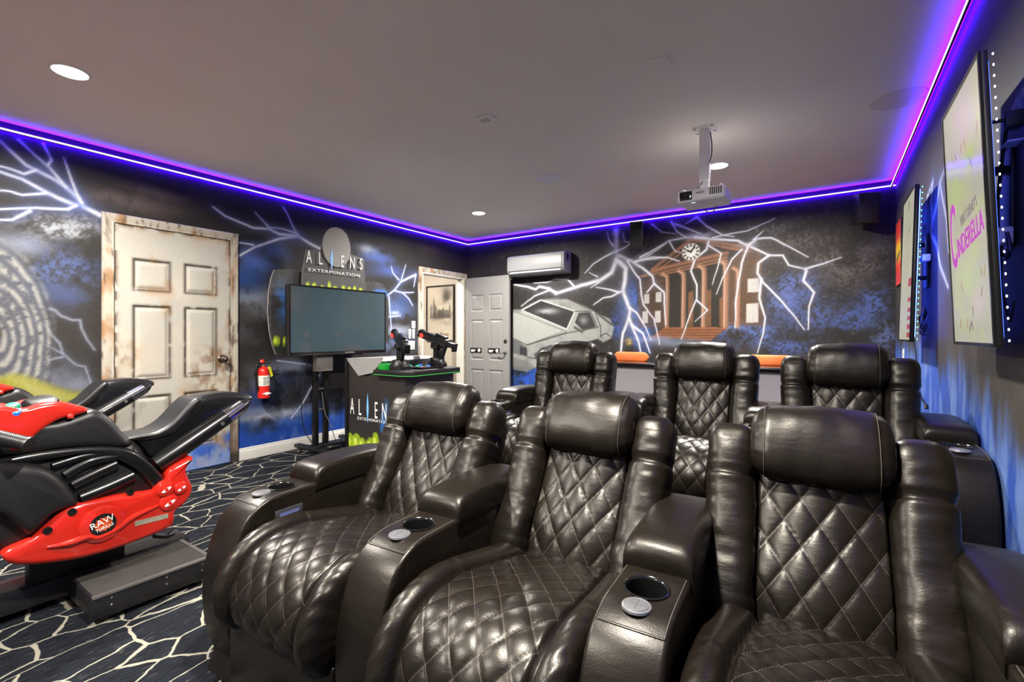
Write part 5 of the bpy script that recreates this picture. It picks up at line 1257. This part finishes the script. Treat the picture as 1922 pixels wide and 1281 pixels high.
# ================================================================== AIR CONDITIONER
ac = thing('air_conditioner', 'white split air conditioner mounted high on the mural wall beside the open door', 'air conditioner', (-3.19, YB, 2.075))
hw = .435
prof = [(-.001, .145), (-.14, .145), (-.185, .135), (-.205, .11), (-.210, .0), (-.205, -.075), (-.175, -.115), (-.12, -.13), (-.001, -.13)]
MB().prism(prof, -hw, hw, 0, .012, 2).build('housing', M_ACW, ac, 40)
MB().prism([(-.208, .10), (-.2135, .09), (-.2145, -.02), (-.2095, -.065), (-.204, -.065), (-.207, .0)], -hw+.02, hw-.035, 0).build('front_panel', M_ACW, ac, 30)
MB().prism([(-.2055, -.078), (-.200, -.100), (-.160, -.123), (-.150, -.118), (-.19, -.085)], -hw+.045, hw-.05, 0).build('air_vane', mat('vane_grey', rgb(176, 176, 178), .4, var=.03), ac, smooth=0)
MB().prism([(-.208, -.070), (-.2068, -.078), (-.198, -.078), (-.198, -.070)], -hw+.03, hw-.04, 0).build('outlet_gap', M_BLACKINK, ac, smooth=0)
MB().cyl((hw-.16, -.2147, .045), (hw-.16, -.2155, .045), .010, n=14).build('display_dot', mat('dot_grey', rgb(240, 240, 240), .3), ac)
MB().box((-.02, -.2152, -.02), (.03, -.2146, -.012)).build('maker_name', M_GREYM, ac, smooth=0)
MB().box((-hw+.03, -.2140, .08), (-hw+.06, -.2134, .088)).build('logo_mark', M_GREYM, ac, smooth=0)
MB().rbox((hw-.001, -.13, .03), (hw+.003, -.09, .11), .001).build('side_slot', M_BLACKINK, ac)

# ================================================================== WALL SPEAKERS
def wall_speaker(px, py, w, h, d, rz, label):
    p = at_y(px, py, YB-.17)
    t = thing('wall_speaker', label, 'speaker', (p.x, YB, p.z), group='speakers on the back wall')
    Mx = Matrix.Translation((0, -.17, 0)) @ Matrix.Rotation(rz, 4, 'Z') @ Matrix.Rotation(math.radians(8), 4, 'X')
    c = MB().rbox((-w/2, -d/2, -h/2), (w/2, d/2, h/2), .01, 2, Mx).build('cabinet', M_BLACKP, t)
    MB().rbox((-w/2+.008, -d/2-.006, -h/2+.008), (w/2-.008, -d/2+.002, h/2-.008), .005, 2, Mx).build('grille', mat('grille_%d' % len(MATS), rgb(24, 23, 24), .8, var=.2, vscale=300), t)
    MB().rbox((-.012, -.12, h/2-.03), (.012, -.0005, h/2-.005), .003).rbox((-.03, -.012, h/2-.06), (.03, -.0005, h/2+.03), .003).build('bracket', M_BLACKM, t)
wall_speaker(1625, 392, .165, .27, .15, math.radians(18), 'black box speaker in the right corner of the mural wall under the violet strip')
wall_speaker(1196, 442, .145, .30, .14, math.radians(10), 'black box speaker above the middle of the mural wall, left of the projector')

# ================================================================== PROJECTOR
pj = thing('projector', 'white projector hanging from the ceiling on a square white pole', 'projector', (-.70, 3.36, CEIL_H))
zt_ = -.43
MB().rbox((-.15, -.12, zt_-.085), (.15, .12, zt_), .018, 3).build('housing', M_WHITEC, pj)
MB().rbox((-.135, -.125, zt_-.070), (-.055, -.115, zt_-.012), .012, 3).build('lens_window', M_BLACKG, pj)
MB().lathe([(.026, 0), (.026, .006), (.020, .008), (.018, .002), (0, .0)], (-.095, -.124, zt_-.042), (0, -1, 0), 24, caps=False).build('lens', mat('lens_glass', rgb(24, 26, 30), .05, spec=.8), pj)
for k in range(6): MB().rbox((.055+k*.013, -.1225, zt_-.055), (.062+k*.013, -.119, zt_-.010), .001).build('vent_slot', mat('vent_%d' % k, rgb(60, 58, 56), .6) if k == 0 else MATS['vent_0'], pj)
MB().box((-.03, -.1208, zt_-.036), (.02, -.1202, zt_-.026)).build('maker_name', M_GREYM, pj, smooth=0)
for x in (-.06, -.045): MB().cyl((x, -.09, zt_-.0855), (x, -.09, zt_-.0845), .005, n=10).build('status_light', emis('status_%d' % len(MATS), (.5, .8, 1, 1), 2), pj)
MB().rbox((-.085, -.03, zt_+.0), (.085, .03, zt_+.014), .004).rbox((-.13, -.10, zt_), (-.11, .10, zt_+.012), .003).rbox((.11, -.10, zt_), (.13, .10, zt_+.012), .003).build('mount_cradle', M_WHITEC, pj)
MB().rbox((-.028, -.022, zt_+.012), (.028, .022, zt_+.075), .004).build('tilt_joint', M_WHITEC, pj)
MB().rbox((-.030, -.030, zt_+.07), (.030, .030, -.006), .004).build('pole', M_WHITEC, pj)
MB().rbox((-.07, -.06, -.008), (.07, .06, -.0005), .002).build('ceiling_plate', M_WHITEC, pj)
for x in (-.055, .055):
    for y in (-.045, .045): MB().cyl((x, y, -.0105), (x, y, -.008), .007, n=10).build('plate_screw', M_GREYM, pj)
MB().tube([(.035, .0, -.03), (.045, .0, -.12), (.036, .0, -.22), (-.02, -.02, zt_+.05), (-.06, .02, zt_+.02)], .004, 6).build('cable', M_BLACKP, pj)
MB().tube([(-.03, .08, zt_-.084), (.0, .085, zt_-.115), (.04, .085, zt_-.115), (.06, .08, zt_-.084)], .003, 6).build('cable_loop', M_GREYM, pj)

# ================================================================== CEILING PLATES
def ceil_disc(px, py, r, m, label):
    p = at_z(px, py, CEIL_H); t = thing('ceiling_speaker', label, 'speaker', (min(p.x, XR-r-.012), p.y, CEIL_H))
    MB().lathe([(r, .0005), (r, -.004), (r-.008, -.007), (r-.010, -.004), (r-.010, 0.0005)], n=40, caps=False).build('rim', m, t)
    MB().lathe([(r-.009, .0005), (r-.009, -.005), (0, -.006)], n=40, caps=False).build('grille', m, t)
ceil_disc(1030, 335, .115, mat('speaker_grille_pale', rgb(240, 240, 252), .7, var=.05), 'round pale in-ceiling speaker grille near the middle of the ceiling')
ceil_disc(1700, 183, .14, mat('speaker_grille_ceiling', rgb(230, 221, 215), .7, var=.04), 'large round in-ceiling speaker at the right edge by the violet strip')
p = at_z(912, 222, CEIL_H)
t = thing('detector_plate', 'small white rectangular detector plate on the ceiling', 'detector', (p.x, p.y, CEIL_H))
MB().rbox((-.065, -.04, -.012), (.065, .04, -.0005), .003).build('plate', M_WHITEC, t)
MB().rbox((-.042, -.022, -.017), (.022, .022, -.011), .004).build('sensor_window', mat('sensor_grey', rgb(210, 206, 200), .5), t)
p = at_z(1232, 118, CEIL_H)
t = thing('access_panel', 'thin square access panel painted like the ceiling, right of centre', 'panel', (p.x, p.y, CEIL_H))
MB().rbox((-.065, -.045, -.005), (.065, .045, -.0005), .002).build('panel_frame', M_CEIL, t); MB().rbox((-.054, -.034, -.007), (.054, .034, -.004), .001).build('panel_lid', M_CEIL, t)

# ================================================================== COUNTER AND STOOLS BEHIND THE BACK ROW
ct = thing('drink_counter', 'white panelled half wall with a black drink ledge behind the back row', 'counter', (-.75, 4.46, 0))
cx0, cx1 = -1.95+.75, XR+.75-.002
MB().box((cx0, -.06, 0), (cx1, .06, .845)).build('panel', M_COUNTERW, ct, smooth=0)
MB().rbox((cx0-.02, -.11, .845), (cx1, .16, .885), .006).build('ledge', M_BLACKG, ct)
def stool(x, label):
    t = thing('bar_stool', label, 'bar stool', (x, 4.90, 0), group='orange bar stools behind the counter')
    MB().lathe([(.19, 0), (.19, .012), (.06, .028), (.03, .05), (0, .05)], n=28, caps=False).build('base', M_BLACKM, t)
    MB().cyl((0, 0, .04), (0, 0, .70), .025, n=16).build('post', M_CHROME, t)
    MB().lathe([(.0, .70), (.15, .70), (.17, .72), (.17, .745), (.15, .765), (0, .77)], n=28, caps=False).build('seat', M_ORANGE, t)
    for s in (-1, 1): MB().tube([(s*.10, -.14, .72), (s*.12, -.165, .80), (s*.12, -.17, .88)], .009, 8).build('back_post', M_BLACKM, t)
    rings = []
    for k in range(19):
        u = -1 + k/9.0; x_ = .185*u; e = math.sqrt(max(0.0, 1-max(0, (abs(u)-.72)/.28)**2)); e = max(e, .12)
        rings.append([(x_, -.185 + .05*u*u + .014*math.cos(a), .925 + .052*e*math.copysign(abs(math.sin(a))**.6, math.sin(a))) for a in np.linspace(0, 2*PI, 17)[:-1]])
    MB().loft(rings).build('backrest', M_ORANGE, t, 60)
stool(-1.72, 'bar stool whose orange back shows between the two left back-row recliners')
stool(-.44, 'bar stool whose orange back shows between the two right back-row recliners')

# ================================================================== TALL SCREENS ON THE RIGHT WALL
M_SCREENP = mat('poster_screen', rough=.16, attr='Col', spec=.5)
_nt = M_SCREENP.node_tree; _b = _nt.nodes['Principled BSDF']
_a = [n_ for n_ in _nt.nodes if n_.type == 'ATTRIBUTE'][0]; _nt.links.new(_a.outputs['Color'], _b.inputs['Emission Color']); _b.inputs['Emission Strength'].default_value = 0.40
for l_ in list(_b.inputs['Base Color'].links): _nt.links.remove(l_)
_b.inputs['Base Color'].default_value = (.012, .012, .013, 1)
def tall_screen(label, yc, zc, xf, w, h, lean, paint, bead, tape, texts):
    """portrait screen, face looking along -x; lean turns its top towards the room"""
    t = thing('wall_screen', label, 'screen', (xf, yc, zc))
    t.rotation_euler = (0, -lean, 0)
    c = MB().rbox((.002, -w/2-.008, -h/2-.008), (.020, w/2+.008, h/2+.008), .006).build('case', M_BLACKP, t)
    MB().box((-.003, -w/2-.008, -h/2-.008), (.004, -w/2+.003, h/2+.008)).box((-.003, w/2-.003, -h/2-.008), (.004, w/2+.008, h/2+.008)).box((-.003, -w/2, h/2-.003), (.004, w/2, h/2+.008)).box((-.003, -w/2, -h/2-.008), (.004, w/2, -h/2+.003)).build('bezel', M_BLACKG, c, smooth=0)
    cv = Canvas(-w/2+.002, w/2-.002, -h/2+.002, h/2-.002, .006, (214, 208, 190)); paint(cv)      # own axis a runs away from the reader's left
    s = link('display', cv.mesh(lambda A, B: (np.full_like(A, .0), -A, B), name='display', material=M_SCREENP), c)
    for (body, size, u, v, m_, sx, rot) in texts:
        text_part(body, size, m_, s, frame_M((-.0012, -u, v), (0, -math.cos(rot), math.sin(rot)), (0, math.sin(rot), math.cos(rot))), .0006, sx=sx)
    bd = MB()
    for k in range(27): bd.lathe([(0, -.004), (.0019, -.002), (.0019, .002), (0, .004)], (.030, -w/2-.004, -h/2+.01+k*(h-.02)/26), (0, 0, 1), 6, caps=False)
    o = bd.build('light_beads', emis('bead_%d' % len(MATS), bead, 7), t); o['kind'] = 'stuff'
    tm = emis('tape_%d' % len(MATS), tape[0], tape[1])
    for s_ in (-1, 1): MB().box((.021, s_*(w/2-.02)-.005, -h/2+.02), (.024, s_*(w/2-.02)+.005, h/2-.02)).build('back_light_tape', tm, t, smooth=0)
    return t
MG = mat('magenta_ink', rgb(20, 6, 20), .3, emit=rgb(188, 44, 186), estr=.55); GI = mat('soft_grey_ink', rgb(12, 12, 12), .3, emit=rgb(140, 136, 130), estr=.5) 
def near_art(cv):
    cv.C[:] = np.array((206, 202, 182))/255; cv.blend(sstep(fbm(cv.A*14, cv.B*14, 5, 701), .45, .7)*.5, (214, 220, 150))
    cv.cloud(.0, .30, .25, .14, (228, 200, 222), .9); cv.cloud(-.1, .12, .15, .1, (210, 224, 150), .9); cv.cloud(.1, .17, .08, .05, (200, 230, 60), .9, lo=.2, hi=.6); cv.cloud(-.15, .2, .08, .05, (170, 200, 230), .8)
    cv.cloud(.0, -.22, .2, .14, (214, 222, 160), .9); cv.cloud(.1, -.3, .1, .08, (232, 210, 200), .8); cv.cloud(.0, .02, .1, .05, (214, 190, 160), .9)
    r = np.random.default_rng(9)
    for k in range(16):
        a, b = r.uniform(-.2, .2), r.choice([r.uniform(.1, .26), r.uniform(-.4, -.2)]); q = [(150, 90, 60), (180, 120, 60), (90, 80, 90), (190, 80, 120)][k % 4]
        cv.line([(a, b), (a+r.normal(0, .012), b+.025)], .005, q, .8)
near = tall_screen('large bright tall poster screen with magenta lettering nearest the camera on the right wall', 2.185, 1.56, .382, .52, .86, math.radians(2.3), near_art, (.85, .88, 1, 1), ((.04, .09, 1, 1), 9), [
    ('C', .34, -.185, -.05, MG, .42, 0), ('INDERELLA', .098, .045, -.075, MG, .72, .12), ("WALT DISNEY'S", .052, .05, .005, GI, .62, .12)])
MB().box((.0, -.26, .19-.004), (.0, .26, .19+.004))
def far_art(cv):
    cv.C[:] = np.array((208, 204, 182))/255; cv.cloud(0, .2, .3, .3, (196, 196, 170), .7); cv.line([(.0, .40), (.0, .37)], .012, (60, 50, 50)); cv.line([(.05, .24), (.05, .21)], .010, (120, 110, 100))
    for k, (b, hh) in enumerate([(-.10, .05), (-.20, .02), (-.26, .02), (-.31, .025), (-.36, .025), (-.41, .03)]): cv.poly([(.10, b-hh/2), (.22, b-hh/2), (.22, b+hh/2), (.10, b+hh/2)], (190, 40, 70), .9)
far = tall_screen('cream tall poster screen with teal edge lights at the far end of the right wall', 3.74, 1.565, .392, .50, .88, math.radians(-1.6), far_art, (.05, .95, .9, 1), ((.02, .06, 1, 1), 34), [])
# wall mounts, boxes and cables behind each screen
def backgear(name, label, yc, zc, parts):
    t = thing(name, label, 'screen mount', (XR, yc, zc)); return t
def mount(yc, zc, label, xf):
    t = thing('screen_mount', label, 'screen mount', (XR, yc, zc)); d = xf + .024 - XR
    MB().rbox((-.012, -.06, -.16), (-.0005, .06, .16), .003).build('wall_plate', M_BLACKM, t)
    for z in (-.1, .1): MB().rbox((d+.004, -.02, z-.012), (-.008, .02, z+.012), .004).build('arm', M_BLACKM, t)
    return t
m1 = mount(2.185, 1.60, 'black wall mount and cables behind the nearest tall screen', .382)
MB().rbox((-.05, -.10, -.155), (-.013, .0, -.10), .008).build('power_adapter', M_WHITEP, m1); MB().cyl((-.0515, -.07, -.135), (-.049, -.07, -.135), .005, n=10).build('red_indicator', emis('red_dot', (1, .05, .03, 1), 3), m1)
MB().tube([(-.03, -.10, -.12), (-.03, -.13, -.18), (-.03, -.08, -.2), (-.03, -.03, -.15), (-.03, .0, -.02), (-.03, -.05, .12), (-.03, -.09, .2)], .005, 7).build('cable', M_BLACKP, m1)
MB().tube([(-.03, -.05, -.15), (-.035, -.06, -.28), (-.03, -.10, -.36), (-.035, -.15, -.40), (-.03, -.17, -.34)], .004, 7).build('cable', M_BLACKP, m1)
MB().rbox((-.04, -.135, .20), (-.0005, -.085, .25), .004).rbox((-.10, -.13, .22), (-.03, -.12, .23), .002).build('upper_bracket', M_BLACKM, m1)
MB().rbox((-.035, -.13, .20-.04), (-.0005, -.06, .155), .003).build('socket_box', mat('socket_blue', rgb(170, 176, 200), .4), m1)
m2 = mount(3.74, 1.60, 'black wall mount and tangled cables behind the far tall screen', .392)
MB().rbox((-.05, -.20, -.02), (-.012, -.10, .02), .006).build('power_adapter', M_WHITEP, m2)
r = random.Random(5)
for k in range(6):
    q = [(-.03-.015*r.random(), -.22+.08*r.random(), -.28-.05*r.random())]
    for j in range(4): q.append((-.025-.03*r.random(), -.24+.13*r.random(), -.30-.14*r.random()))
    MB().tube(q, .0035, 6).build('cable', M_BLACKP, m2)
MB().tube([(-.03, -.12, .2), (-.03, -.16, .10), (-.03, -.15, .0)], .005, 6).build('cable', M_BLACKP, m2)
# cord hanging below the far screen
pts = [at_x(*q, XR-.012) for q in [(1712, 634), (1719, 665), (1721, 700), (1724, 735), (1732, 752), (1738, 762)]]
t = thing('power_cord', 'thin black cord with a plug hanging down the wall below the far tall screen', 'cord', pts[-1])
MB().tube([p-pts[-1] for p in pts], .005, 7).build('cable', M_BLACKP, t); MB().cyl((0, .004, .004), (0, -.012, -.016), .010, .008, 12).build('plug', M_BLACKP, t)
# small bright poster beyond the far screen
p0 = at_x(1683, 430, XR); p1 = at_x(1712, 525, XR); yy0, yy1 = p1.y+.45, p0.y
t = thing('colour_poster', 'small red and yellow poster on the right wall just beyond the far screen', 'poster', (XR, (yy0+yy1)/2, (p0.z+p1.z)/2 + .02))
w, h_ = .34, .27
MB().rbox((-.012, -w/2, -h_), (-.0005, w/2, h_), .002).build('backing', M_BLACKP, t)
cv = Canvas(-w/2+.006, w/2-.006, -h_+.006, h_-.006, .012, (200, 60, 50)); cv.blend(sstep(-np.abs(cv.B-.02)+.14, 0, .12)*.95, (226, 190, 50)); cv.cloud(0, -.2, .2, .06, (180, 60, 90), .8); cv.line([(-.1, -.05), (.1, .0)], .02, (40, 60, 90))
link('poster_print', cv.mesh(lambda A, B: (np.full_like(A, -.0125), -A, B), name='poster_print', material=M_PRINT), t)
p = at_x(1697, 668, XR)
t = thing('wall_outlet', 'small white outlet plate on the right wall below the far screen', 'outlet', (XR, min(p.y, 5.2), p.z))
MB().rbox((-.006, -.035, -.055), (-.0005, .035, .055), .002).build('cover_plate', M_WHITEP, t)
for z in (-.022, .022): MB().rbox((-.009, -.016, z-.015), (-.005, .016, z+.015), .003).build('socket', M_WHITEPAINT, t)
